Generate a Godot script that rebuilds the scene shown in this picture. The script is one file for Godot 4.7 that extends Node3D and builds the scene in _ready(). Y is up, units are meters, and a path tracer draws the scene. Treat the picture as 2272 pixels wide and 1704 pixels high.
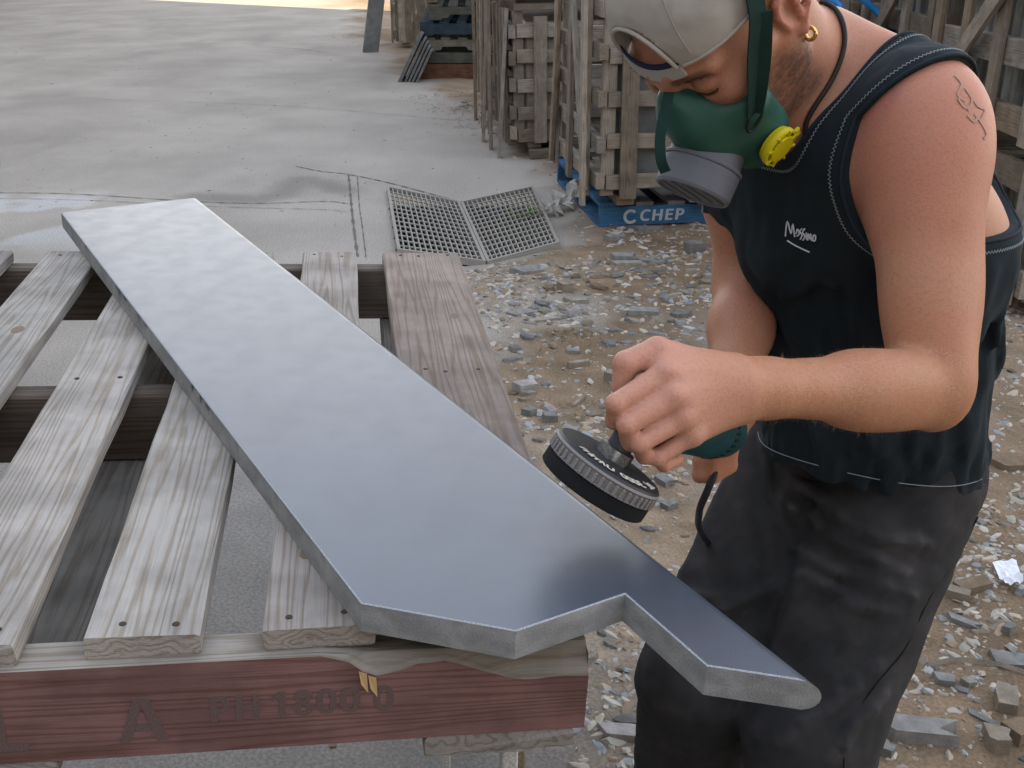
extends Node3D

# ------------------------------------------------------------------ helpers
var rng := RandomNumberGenerator.new()
var used := {}

func numbered(n: String) -> String:
	var k: int = used.get(n, 0)
	used[n] = k + 1
	return n if k == 0 else "%s_%03d" % [n, k]

func thing(called: String, label: String, category: String, at := Vector3.ZERO, group := "") -> Node3D:
	var o := Node3D.new()
	o.name = numbered(called)
	add_child(o)
	o.position = at
	meta(o, label, category, group)
	return o

func meta(o: Node, label: String, category: String, group := "") -> void:
	o.set_meta("label", label)
	o.set_meta("category", category)
	if group != "":
		o.set_meta("group", group)

func part(called: String, mesh: Mesh, m: Material, parent: Node3D, xf := Transform3D()) -> MeshInstance3D:
	var o := MeshInstance3D.new()
	o.name = called
	o.mesh = mesh
	if m:
		o.material_override = m
	o.transform = xf
	parent.add_child(o, true)
	return o

func solo(called: String, mesh: Mesh, m: Material, label: String, category: String, xf := Transform3D(), group := "") -> MeshInstance3D:
	var o := part(numbered(called), mesh, m, self, xf)
	meta(o, label, category, group)
	return o

func structure(called: String, mesh: Mesh, m: Material, xf := Transform3D()) -> MeshInstance3D:
	var o := part(called, mesh, m, self, xf)
	o.set_meta("kind", "structure")
	return o

class MB:                                   # collects triangles, flat or smooth
	var v := PackedVector3Array()
	var n := PackedVector3Array()
	var c := PackedColorArray()
	var uv := PackedVector2Array()
	var color := Color.WHITE
	var off := Vector3.ZERO
	func tri(a: Vector3, b: Vector3, d: Vector3) -> void:
		var m := (d - a).cross(b - a)
		if m.length_squared() < 1e-18:
			return
		m = m.normalized()
		v.append(a - off); v.append(b - off); v.append(d - off)
		n.append(m); n.append(m); n.append(m)
		c.append(color); c.append(color); c.append(color)
	func tri_out(a: Vector3, b: Vector3, d: Vector3, inside: Vector3) -> void:
		if (d - a).cross(b - a).dot((a + b + d) / 3.0 - inside) < 0.0:
			tri(a, d, b)
		else:
			tri(a, b, d)
	func quad(a: Vector3, b: Vector3, d: Vector3, e: Vector3) -> void:
		tri(a, b, d); tri(a, d, e)
	func quad_out(a: Vector3, b: Vector3, d: Vector3, e: Vector3, inside: Vector3) -> void:
		tri_out(a, b, d, inside); tri_out(a, d, e, inside)
	func stri(a: Vector3, b: Vector3, d: Vector3, na: Vector3, nb: Vector3, nd: Vector3) -> void:
		var q := b
		var nq := nb
		var w := d
		var nw := nd
		if (d - a).cross(b - a).dot(na + nb + nd) < 0.0:
			q = d; nq = nd; w = b; nw = nb
		v.append(a - off); v.append(q - off); v.append(w - off)
		n.append(na); n.append(nq); n.append(nw)
		c.append(color); c.append(color); c.append(color)
	func box(center: Vector3, size: Vector3, basis := Basis.IDENTITY, ch := 0.0) -> void:
		var h := size * 0.5
		if ch <= 0.0:
			for ax in 3:
				for s in [-1.0, 1.0]:
					var e := [Vector3.ZERO, Vector3.ZERO, Vector3.ZERO, Vector3.ZERO]
					var k := 0
					for q in [[-1, -1], [1, -1], [1, 1], [-1, 1]]:
						var p := Vector3.ZERO
						p[ax] = s * h[ax]
						p[(ax + 1) % 3] = q[0] * h[(ax + 1) % 3]
						p[(ax + 2) % 3] = q[1] * h[(ax + 2) % 3]
						e[k] = center + basis * p
						k += 1
					quad_out(e[0], e[1], e[2], e[3], center)
			return
		# 26-face chamfered box
		var P := func(sx: float, sy: float, sz: float, ax: int) -> Vector3:
			var p := Vector3(sx * h.x, sy * h.y, sz * h.z)
			for k in 3:
				if k != ax:
					p[k] -= signf(p[k]) * ch
			return center + basis * p
		for ax in 3:
			var b := (ax + 1) % 3
			var d := (ax + 2) % 3
			for s in [-1.0, 1.0]:
				var cs := []
				for q in [[-1.0, -1.0], [1.0, -1.0], [1.0, 1.0], [-1.0, 1.0]]:
					var sg := Vector3.ZERO
					sg[ax] = s; sg[b] = q[0]; sg[d] = q[1]
					cs.append(P.call(sg.x, sg.y, sg.z, ax))
				quad_out(cs[0], cs[1], cs[2], cs[3], center)
			for s in [-1.0, 1.0]:
				for t in [-1.0, 1.0]:
					var lo := Vector3.ZERO
					lo[ax] = -1.0; lo[b] = s; lo[d] = t
					var hi := lo
					hi[ax] = 1.0
					quad_out(P.call(lo.x, lo.y, lo.z, b), P.call(hi.x, hi.y, hi.z, b), P.call(hi.x, hi.y, hi.z, d), P.call(lo.x, lo.y, lo.z, d), center)
		for sx in [-1.0, 1.0]:
			for sy in [-1.0, 1.0]:
				for sz in [-1.0, 1.0]:
					tri_out(P.call(sx, sy, sz, 0), P.call(sx, sy, sz, 1), P.call(sx, sy, sz, 2), center)
	func tube(path: PackedVector3Array, radii: PackedFloat32Array, sides := 8, caps := true) -> void:
		var prev := PackedVector3Array()
		var pn := PackedVector3Array()
		var ref := Vector3.UP
		for i in path.size():
			var t := (path[mini(i + 1, path.size() - 1)] - path[maxi(i - 1, 0)]).normalized()
			if i == 0:
				ref = Vector3.UP if absf(t.y) < 0.9 else Vector3.RIGHT
			var x := ref.cross(t).normalized()
			var y := t.cross(x).normalized()
			ref = y
			var ring := PackedVector3Array()
			var rn := PackedVector3Array()
			var r := radii[mini(i, radii.size() - 1)]
			for k in sides:
				var a := TAU * k / sides
				var d := x * cos(a) + y * sin(a)
				ring.append(path[i] + d * r)
				rn.append(d)
			if i > 0:
				for k in sides:
					var j := (k + 1) % sides
					stri(prev[k], prev[j], ring[j], pn[k], pn[j], rn[j])
					stri(prev[k], ring[j], ring[k], pn[k], rn[j], rn[k])
			if caps and (i == 0 or i == path.size() - 1):
				var cn := -t if i == 0 else t
				for k in sides:
					stri(path[i], ring[k], ring[(k + 1) % sides], cn, cn, cn)
			prev = ring
			pn = rn
	func lathe(profile: PackedVector2Array, sides: int, xf := Transform3D.IDENTITY) -> void:   # x = radius, y = along +Y
		for i in profile.size() - 1:
			var a := profile[i]
			var b := profile[i + 1]
			var d := b - a
			var nn := Vector2(d.y, -d.x).normalized()
			for k in sides:
				var t0 := TAU * k / sides
				var t1 := TAU * (k + 1) / sides
				var e0 := Vector3(cos(t0), 0, sin(t0))
				var e1 := Vector3(cos(t1), 0, sin(t1))
				var up := Vector3.UP
				var n0 := xf.basis * (e0 * nn.x + up * nn.y)
				var n1 := xf.basis * (e1 * nn.x + up * nn.y)
				var p00 := xf * (e0 * a.x + up * a.y)
				var p01 := xf * (e1 * a.x + up * a.y)
				var p10 := xf * (e0 * b.x + up * b.y)
				var p11 := xf * (e1 * b.x + up * b.y)
				if a.x > 1e-6:
					stri(p00, p01, p11, n0, n1, n1)
				if b.x > 1e-6:
					stri(p00, p11, p10, n0, n1, n0)
	func done(with_color := false) -> ArrayMesh:
		var a := []
		a.resize(Mesh.ARRAY_MAX)
		a[Mesh.ARRAY_VERTEX] = v
		a[Mesh.ARRAY_NORMAL] = n
		if with_color:
			a[Mesh.ARRAY_COLOR] = c
		if uv.size() == v.size() and uv.size() > 0:
			a[Mesh.ARRAY_TEX_UV] = uv
		var m := ArrayMesh.new()
		m.add_surface_from_arrays(Mesh.PRIMITIVE_TRIANGLES, a)
		return m

# ------------------------------------------------------------------ distance fields, meshed as surface nets
class Field:
	var kind := PackedInt32Array()
	var A := PackedVector3Array()
	var BA := PackedVector3Array()
	var INV := PackedFloat32Array()
	var RA := PackedFloat32Array()
	var RD := PackedFloat32Array()
	var K := PackedFloat32Array()
	var M: Array[Basis] = []
	var R := PackedVector3Array()
	var warp = null               # (p, d) -> d
	var wmax := 0.0
	func cap(a: Vector3, b: Vector3, ra: float, rb: float, k := 0.02) -> void:
		kind.append(0); A.append(a); BA.append(b - a)
		INV.append(1.0 / maxf((b - a).length_squared(), 1e-9)); RA.append(ra); RD.append(rb - ra); K.append(k); M.append(Basis.IDENTITY); R.append(Vector3.ONE)
	func ell(c: Vector3, basis: Basis, r: Vector3, k := 0.02) -> void:
		kind.append(1); A.append(c); BA.append(Vector3.ZERO); INV.append(0.0); RA.append(minf(r.x, minf(r.y, r.z))); RD.append(0.0); K.append(k)
		M.append(basis.transposed()); R.append(r)
	func prim(i: int, p: Vector3) -> float:
		if kind[i] == 0:
			var pa := p - A[i]
			var ba := BA[i]
			var h := clampf(pa.dot(ba) * INV[i], 0.0, 1.0)
			return (pa - ba * h).length() - RA[i] - RD[i] * h
		var q := M[i] * (p - A[i])
		var k0 := (q / R[i]).length()
		var k1 := (q / (R[i] * R[i])).length()
		return k0 * (k0 - 1.0) / maxf(k1, 1e-6) if k0 > 0.02 else -RA[i]
	func raw(p: Vector3, idx: PackedInt32Array) -> float:
		var d := 1e3
		for i in idx:
			var e := prim(i, p)
			var k := K[i]
			if k > 0.0:
				var h := k - absf(d - e)
				d = minf(d, e)
				if h > 0.0:
					d -= h * h * 0.25 / k
			elif k < 0.0:
				k = -k
				var h2 := k - absf(d + e)
				d = maxf(d, -e)
				if h2 > 0.0:
					d += h2 * h2 * 0.25 / k
			else:
				d = minf(d, e)
		return d
	func at(p: Vector3, idx: PackedInt32Array) -> float:
		var d := raw(p, idx)
		if warp != null:
			d = warp.call(p, d)
		return d
	func all() -> PackedInt32Array:
		return PackedInt32Array(range(kind.size()))
	func grad(p: Vector3, idx: PackedInt32Array, e := 0.003) -> Vector3:
		return Vector3(raw(p + Vector3(e, 0, 0), idx) - raw(p - Vector3(e, 0, 0), idx), raw(p + Vector3(0, e, 0), idx) - raw(p - Vector3(0, e, 0), idx), raw(p + Vector3(0, 0, e), idx) - raw(p - Vector3(0, 0, e), idx)).normalized()
	func snap(p: Vector3, lift := 0.0) -> Vector3:
		var idx := all()
		for k in 5:
			p -= grad(p, idx) * (raw(p, idx) - lift)
		return p
	func shoot(p: Vector3, dir: Vector3, far: float, lift := 0.0) -> Vector3:    # first hit along a direction
		var idx := all()
		var t := 0.0
		for k in 80:
			var d := raw(p + dir * t, idx) - lift
			if d < 0.0004 or t > far:
				break
			t += d * 0.8
		return p + dir * t
	# surface nets over the box lo..hi; keep(p) limits where cells count
	func nets(lo: Vector3, hi: Vector3, cell: float, keep = null) -> Dictionary:
		var N := 8
		var bs := cell * N
		var nb := ((hi - lo) / bs).ceil()
		var verts := PackedVector3Array()
		var ids := {}
		var edges := []
		var every := all()
		var S := N + 1
		var g := PackedFloat32Array()
		g.resize(S * S * S)
		var rad := bs * 0.87 + wmax
		var inner := PackedInt32Array()
		for bx in int(nb.x):
			for by in int(nb.y):
				for bz in int(nb.z):
					var o := lo + Vector3(bx, by, bz) * bs
					var mid := o + Vector3.ONE * bs * 0.5
					var near := PackedInt32Array()
					var least := 1e3
					for i in every:
						var e := prim(i, mid)
						if kind[i] == 1:
							e = e * 0.7 if e > 0.0 else e
						if e < rad + absf(K[i]) * 1.5 + 0.02:
							near.append(i)
						if K[i] >= 0.0:
							least = minf(least, e)
					if least > rad + 0.045 or least < -rad - 0.03 and warp == null:
						continue
					if keep != null and not keep.call(mid, bs):
						continue
					var n := 0
					var pos := 0
					for z in S:
						for y in S:
							for x in S:
								var d := at(o + Vector3(x, y, z) * cell, near)
								g[n] = d
								if d > 0.0:
									pos += 1
								n += 1
					if pos == 0 or pos == n:
						continue
					for z in N:
						for y in N:
							for x in N:
								var c0 := x + S * (y + S * z)
								var g0 := g[c0]
								var g1 := g[c0 + 1]
								var g2 := g[c0 + S]
								var g3 := g[c0 + S + 1]
								var g4 := g[c0 + S * S]
								var g5 := g[c0 + S * S + 1]
								var g6 := g[c0 + S * S + S]
								var g7 := g[c0 + S * S + S + 1]
								var s0 := g0 > 0.0
								if s0 == (g1 > 0.0) and s0 == (g2 > 0.0) and s0 == (g3 > 0.0) and s0 == (g4 > 0.0) and s0 == (g5 > 0.0) and s0 == (g6 > 0.0) and s0 == (g7 > 0.0):
									continue
								var sum := Vector3.ZERO
								var cnt := 0.0
								if s0 != (g1 > 0.0): sum += Vector3(g0 / (g0 - g1), 0, 0); cnt += 1
								if (g2 > 0.0) != (g3 > 0.0): sum += Vector3(g2 / (g2 - g3), 1, 0); cnt += 1
								if (g4 > 0.0) != (g5 > 0.0): sum += Vector3(g4 / (g4 - g5), 0, 1); cnt += 1
								if (g6 > 0.0) != (g7 > 0.0): sum += Vector3(g6 / (g6 - g7), 1, 1); cnt += 1
								if s0 != (g2 > 0.0): sum += Vector3(0, g0 / (g0 - g2), 0); cnt += 1
								if (g1 > 0.0) != (g3 > 0.0): sum += Vector3(1, g1 / (g1 - g3), 0); cnt += 1
								if (g4 > 0.0) != (g6 > 0.0): sum += Vector3(0, g4 / (g4 - g6), 1); cnt += 1
								if (g5 > 0.0) != (g7 > 0.0): sum += Vector3(1, g5 / (g5 - g7), 1); cnt += 1
								if s0 != (g4 > 0.0): sum += Vector3(0, 0, g0 / (g0 - g4)); cnt += 1
								if (g1 > 0.0) != (g5 > 0.0): sum += Vector3(1, 0, g1 / (g1 - g5)); cnt += 1
								if (g2 > 0.0) != (g6 > 0.0): sum += Vector3(0, 1, g2 / (g2 - g6)); cnt += 1
								if (g3 > 0.0) != (g7 > 0.0): sum += Vector3(1, 1, g3 / (g3 - g7)); cnt += 1
								var cx := bx * N + x
								var cy := by * N + y
								var cz := bz * N + z
								ids[cx + 4096 * (cy + 4096 * cz)] = verts.size()
								verts.append(o + (Vector3(x, y, z) + sum / cnt) * cell)
								if s0 != (g1 > 0.0): edges.append([cx, cy, cz, 0, s0])
								if s0 != (g2 > 0.0): edges.append([cx, cy, cz, 1, s0])
								if s0 != (g4 > 0.0): edges.append([cx, cy, cz, 2, s0])
		var tris := PackedInt32Array()
		for e in edges:
			var id: int = e[0] + 4096 * (e[1] + 4096 * e[2])
			var d1: int = [4096, 4096 * 4096, 1][e[3]]
			var d2: int = [4096 * 4096, 1, 4096][e[3]]
			var q0: int = ids.get(id, -1)
			var q1: int = ids.get(id - d1, -1)
			var q2: int = ids.get(id - d1 - d2, -1)
			var q3: int = ids.get(id - d2, -1)
			if q0 < 0 or q1 < 0 or q2 < 0 or q3 < 0:
				continue
			if not e[4]:
				tris.append_array([q0, q1, q2, q0, q2, q3])
			else:
				tris.append_array([q0, q2, q1, q0, q3, q2])
		return {"v": verts, "t": tris}

func net_mesh(nets: Array, paint = null, keep = null, xf := Transform3D(), off := Vector3.ZERO) -> ArrayMesh:
	var V := PackedVector3Array()
	var NN := PackedVector3Array()
	var T := PackedInt32Array()
	var C := PackedColorArray()
	for d in nets:
		var base := V.size()
		var v: PackedVector3Array = d.v
		var t: PackedInt32Array = d.t
		var n := PackedVector3Array()
		n.resize(v.size())
		for i in range(0, t.size(), 3):
			var m := (v[t[i + 2]] - v[t[i]]).cross(v[t[i + 1]] - v[t[i]])
			n[t[i]] += m
			n[t[i + 1]] += m
			n[t[i + 2]] += m
		var sub: Transform3D = d.get("xf", xf)
		for i in v.size():
			var p := sub * v[i]
			V.append(p - off)
			NN.append((sub.basis * n[i]).normalized())
			C.append(paint.call(p) if paint != null else Color.WHITE)
		for i in range(0, t.size(), 3):
			if keep != null and not keep.call((sub * (v[t[i]] + v[t[i + 1]] + v[t[i + 2]]) / 3.0)):
				continue
			T.append(base + t[i]); T.append(base + t[i + 1]); T.append(base + t[i + 2])
	var a := []
	a.resize(Mesh.ARRAY_MAX)
	a[Mesh.ARRAY_VERTEX] = V
	a[Mesh.ARRAY_NORMAL] = NN
	a[Mesh.ARRAY_COLOR] = C
	a[Mesh.ARRAY_INDEX] = T
	var m := ArrayMesh.new()
	m.add_surface_from_arrays(Mesh.PRIMITIVE_TRIANGLES, a)
	return m

# ------------------------------------------------------------------ materials
func noise_tex(freq: float, octaves: int, dark: float, light: float, size := 512, seed_ := 1, type := FastNoiseLite.TYPE_SIMPLEX_SMOOTH, lo := 0.2, hi := 0.8) -> NoiseTexture2D:
	var f := FastNoiseLite.new()
	f.noise_type = type
	f.seed = seed_
	f.frequency = freq
	f.fractal_octaves = octaves
	f.fractal_gain = 0.55
	if type == FastNoiseLite.TYPE_CELLULAR:
		f.cellular_return_type = FastNoiseLite.RETURN_DISTANCE
	var t := NoiseTexture2D.new()
	t.width = size
	t.height = size
	t.seamless = true
	t.noise = f
	var g := Gradient.new()
	g.set_color(0, Color(dark, dark, dark))
	g.set_color(1, Color(light, light, light))
	g.set_offset(0, lo)
	g.set_offset(1, hi)
	t.color_ramp = g
	return t

var T := {}
func textures() -> void:
	T.grain = noise_tex(0.02, 6, 0.84, 1.0, 512, 3, FastNoiseLite.TYPE_SIMPLEX_SMOOTH, 0.15, 0.85)
	T.grain_h = noise_tex(0.02, 6, 0.0, 1.0, 512, 3, FastNoiseLite.TYPE_SIMPLEX_SMOOTH, 0.1, 0.9)
	T.blotch = noise_tex(0.006, 5, 0.84, 1.0, 512, 7)
	T.blotch2 = noise_tex(0.008, 6, 0.86, 1.0, 512, 17, FastNoiseLite.TYPE_SIMPLEX_SMOOTH, 0.25, 0.75)
	T.grit = noise_tex(0.35, 3, 0.72, 1.0, 512, 47, FastNoiseLite.TYPE_SIMPLEX_SMOOTH, 0.15, 0.6)
	wood_texture()
	T.earth = noise_tex(0.09, 5, 0.84, 1.0, 512, 51, FastNoiseLite.TYPE_SIMPLEX_SMOOTH, 0.1, 0.75)
	T.soft = noise_tex(0.006, 5, 0.92, 1.0, 512, 27)
	T.freckle = noise_tex(0.05, 5, 0.92, 1.0, 512, 41, FastNoiseLite.TYPE_SIMPLEX_SMOOTH, 0.05, 0.5)
	T.speck = noise_tex(0.09, 4, 0.70, 1.0, 512, 9, FastNoiseLite.TYPE_SIMPLEX_SMOOTH, 0.1, 0.75)
	T.speck_h = noise_tex(0.09, 4, 0.0, 1.0, 512, 9)
	T.pebble = noise_tex(0.05, 3, 0.0, 1.0, 512, 5, FastNoiseLite.TYPE_CELLULAR, 0.0, 1.0)
	T.fine = noise_tex(0.2, 3, 0.86, 1.0, 512, 19)
	T.weave = noise_tex(0.35, 2, 0.0, 1.0, 512, 23)

# flat sawn timber: rings drawn out along u, fine fibre, and a little stain; repeats in u
func wood_texture() -> void:
	var n := FastNoiseLite.new()
	n.seed = 61
	n.frequency = 1.0
	n.fractal_octaves = 3
	var W := 512
	var H := 256
	var im := Image.create(W, H, false, Image.FORMAT_RGB8)
	var hm := Image.create(W, H, false, Image.FORMAT_RGB8)
	for y in H:
		var v := float(y) / H
		for x in W:
			var u := float(x) / W
			var k := smoothstep(0.85, 1.0, u)
			var val := 0.0
			var fib := 0.0
			for q in 2:
				var wgt := (1.0 - k) if q == 0 else k
				if wgt <= 0.0:
					continue
				var uu := u - q
				var warp := 1.6 * n.get_noise_2d(uu * 1.3, v * 1.6 + 7.0) + 0.15 * n.get_noise_2d(uu * 9.0, v * 9.0)
				var s := 0.5 + 0.5 * sin(TAU * (v * 9.0 + warp * 2.4))
				val += wgt * s * s * s
				fib += wgt * n.get_noise_2d(uu * 14.0, v * 170.0)
			var m := 1.0 - 0.125 * val - 0.11 * maxf(fib, -0.2) - 0.05
			im.set_pixel(x, y, Color(m, m * (1.0 - 0.035 * val), m * (1.0 - 0.08 * val)))
			var h := clampf(0.75 - 0.35 * val - 0.5 * fib, 0.0, 1.0)
			hm.set_pixel(x, y, Color(h, h, h))
	T.wood = ImageTexture.create_from_image(im)
	T.wood_h = ImageTexture.create_from_image(hm)

func mat(c: Color, rough := 0.9, tex = null, scale := Vector3.ONE, bump_tex = null, bump := 0.0, detail = null, dscale := Vector3.ONE) -> StandardMaterial3D:
	var m := StandardMaterial3D.new()
	m.albedo_color = c.linear_to_srgb()
	m.roughness = rough
	m.metallic_specular = 0.35
	m.uv1_triplanar = true
	m.uv1_scale = scale
	m.uv1_triplanar_sharpness = 6.0
	if tex:
		m.albedo_texture = tex
	if bump_tex:
		m.heightmap_enabled = true
		m.heightmap_texture = bump_tex
		m.heightmap_scale = bump
	if detail:
		m.detail_enabled = true
		m.detail_albedo = detail
		m.detail_blend_mode = BaseMaterial3D.BLEND_MODE_MUL
		m.detail_uv_layer = BaseMaterial3D.DETAIL_UV_2
		m.uv2_triplanar = true
		m.uv2_world_triplanar = true
		m.uv2_scale = dscale
	return m

func wood(c: Color, offset := 0.0, bump := 0.12) -> StandardMaterial3D:
	var m := mat(c, 0.88, T.wood, Vector3(0.45, 8.0, 8.0), T.wood_h, bump * 0.5, T.blotch2, Vector3(1.7, 1.7, 1.7))
	m.uv1_offset = Vector3(offset * 0.37, offset * 0.61, offset * 0.83)
	return m

# a sawn board along local X, its edges eased and its faces slightly out of true
func board(l: float, h: float, w: float, ch := 0.003, rough := 0.0015, segs := 6) -> ArrayMesh:
	var b := MB.new()
	var rings := []
	for i in segs + 1:
		var x := -l * 0.5 + l * i / segs
		var ring := PackedVector3Array()
		var hy := h * 0.5
		var hz := w * 0.5
		for q in [[-hy, -hz + ch], [-hy + ch, -hz], [hy - ch, -hz], [hy, -hz + ch], [hy, hz - ch], [hy - ch, hz], [-hy + ch, hz], [-hy, hz - ch]]:
			ring.append(Vector3(x + rng.randf_range(-rough, rough) * (1.0 if i == 0 or i == segs else 0.0), q[0] + rng.randf_range(-rough, rough) * 0.4, q[1] + rng.randf_range(-rough, rough)))
		rings.append(ring)
	for i in segs:
		var c := Vector3(-l * 0.5 + l * (i + 0.5) / segs, 0, 0)
		for k in 8:
			var j := (k + 1) % 8
			b.quad_out(rings[i][k], rings[i][j], rings[i + 1][j], rings[i + 1][k], c)
	for e in [0, segs]:
		var r: PackedVector3Array = rings[e]
		for k in range(1, 7):
			b.tri_out(r[0], r[k], r[k + 1], Vector3.ZERO)
	return b.done()

func frame(x: Vector3, y: Vector3) -> Basis:          # a basis whose X is x and whose Y is about y
	var a := x.normalized()
	var z := a.cross(y).normalized()
	return Basis(a, z.cross(a).normalized(), z)

func path_between(points: Array, n: int) -> PackedVector3Array:   # a smooth line through points
	var out := PackedVector3Array()
	for i in points.size() - 1:
		var p0: Vector3 = points[maxi(i - 1, 0)]
		var p1: Vector3 = points[i]
		var p2: Vector3 = points[i + 1]
		var p3: Vector3 = points[mini(i + 2, points.size() - 1)]
		for k in n:
			out.append(p1.cubic_interpolate(p2, p0, p3, float(k) / n))
	out.append(points[-1])
	return out

func ribbon(b: MB, path: PackedVector3Array, normals: PackedVector3Array, width: float, thick: float) -> void:
	var prev := []
	for i in path.size():
		var t := (path[mini(i + 1, path.size() - 1)] - path[maxi(i - 1, 0)]).normalized()
		var n := normals[mini(i, normals.size() - 1)]
		var s := t.cross(n).normalized()
		n = s.cross(t).normalized()
		var p := path[i]
		var ring := [p + s * width * 0.5 + n * thick * 0.5, p - s * width * 0.5 + n * thick * 0.5, p - s * width * 0.5 - n * thick * 0.5, p + s * width * 0.5 - n * thick * 0.5]
		if i > 0:
			var c: Vector3 = (path[i] + path[i - 1]) * 0.5
			for k in 4:
				var j := (k + 1) % 4
				b.quad_out(prev[k], prev[j], ring[j], ring[k], c)
		if i == 0 or i == path.size() - 1:
			b.quad_out(ring[0], ring[1], ring[2], ring[3], p + t * (0.001 if i == 0 else -0.001))
		prev = ring

# ------------------------------------------------------------------ the scene
func _ready() -> void:
	rng.seed = 20240607
	# camera, sky, sun, exposure
	var cam := Camera3D.new()
	cam.name = "camera"
	cam.position = Vector3(0, 1.5, 0)
	cam.rotation_degrees = Vector3(-23.2, 0, 0)
	cam.fov = 39.0
	cam.near = 0.05
	cam.far = 400.0
	add_child(cam)
	cam.current = true
	var sky := ProceduralSkyMaterial.new()
	sky.sky_top_color = Color(0.62, 0.66, 0.73)
	sky.sky_horizon_color = Color(1.06, 1.03, 0.98)
	sky.sky_curve = 0.22
	sky.ground_bottom_color = Color(0.30, 0.28, 0.26)
	sky.ground_horizon_color = Color(0.55, 0.53, 0.50)
	sky.sun_angle_max = 12.0
	sky.sun_curve = 0.2
	var env := Environment.new()
	env.background_mode = Environment.BG_SKY
	env.sky = Sky.new()
	env.sky.sky_material = sky
	env.background_energy_multiplier = 0.95
	env.tonemap_mode = Environment.TONE_MAPPER_LINEAR
	env.tonemap_exposure = 3.95
	env.sdfgi_enabled = true
	env.ssao_enabled = true
	env.ssil_enabled = true
	var world := WorldEnvironment.new()
	world.name = "world"
	world.environment = env
	add_child(world)
	var sun := DirectionalLight3D.new()
	sun.name = "sun"
	sun.light_energy = 1.6
	sun.light_color = Color(1.0, 0.93, 0.78)
	sun.light_angular_distance = 0.5
	sun.shadow_enabled = true
	sun.basis = Basis.looking_at(Vector3(0.86 * cos(0.47), -sin(0.47), 0.51 * cos(0.47)), Vector3.UP)
	add_child(sun)
	textures()
	build_ground()
	build_shed()
	build_drain()
	build_background()
	build_pallet()
	build_slab()
	build_rubble()
	build_person()
	build_grinder()

# ------------------------------------------------------------------ ground
var gn := FastNoiseLite.new()

func edge_x(z: float) -> float:          # where the concrete yard gives way to dirt
	var zs := [-60.0, -25.0, -19.7, -14.0, -10.5, -7.6, -6.7, -6.0, -5.35, -5.0, -3.4, -1.7, 4.0]
	var xs := [-9.0, -3.7, -2.84, -1.65, -0.70, 0.16, 0.34, 0.46, 0.32, -0.22, -0.12, 0.16, 0.35]
	for i in zs.size() - 1:
		if z < zs[i + 1]:
			return lerpf(xs[i], xs[i + 1], clampf((z - zs[i]) / (zs[i + 1] - zs[i]), 0.0, 1.0))
	return 0.35

func dirt(x: float, z: float) -> float:
	var n := gn.get_noise_2d(x * 60.0, z * 60.0) * 0.22 + gn.get_noise_2d(x * 300.0 + 40.0, z * 300.0) * 0.10
	return smoothstep(-0.16, 0.20, x - edge_x(z) + n * (1.0 + absf(z) * 0.06))

func ground_y(x: float, z: float) -> float:
	var d := dirt(x, z)
	var y := d * (0.006 + 0.018 * (0.5 + gn.get_noise_2d(x * 90.0, z * 90.0 + 500.0)) + 0.014 * gn.get_noise_2d(x * 420.0, z * 420.0 + 90.0))
	# the dished drain
	var w := 1.0 - clampf(absf(x + 0.27 - (z + 6.0) * 0.05) / 0.75, 0.0, 1.0)
	var l := smoothstep(-7.4, -6.5, z) * (1.0 - smoothstep(-5.1, -4.3, z))
	y -= 0.075 * w * l
	return y

func in_drain(x: float, z: float) -> bool:
	return Geometry2D.is_point_in_polygon(Vector2(x, z), drain_outline)

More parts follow.
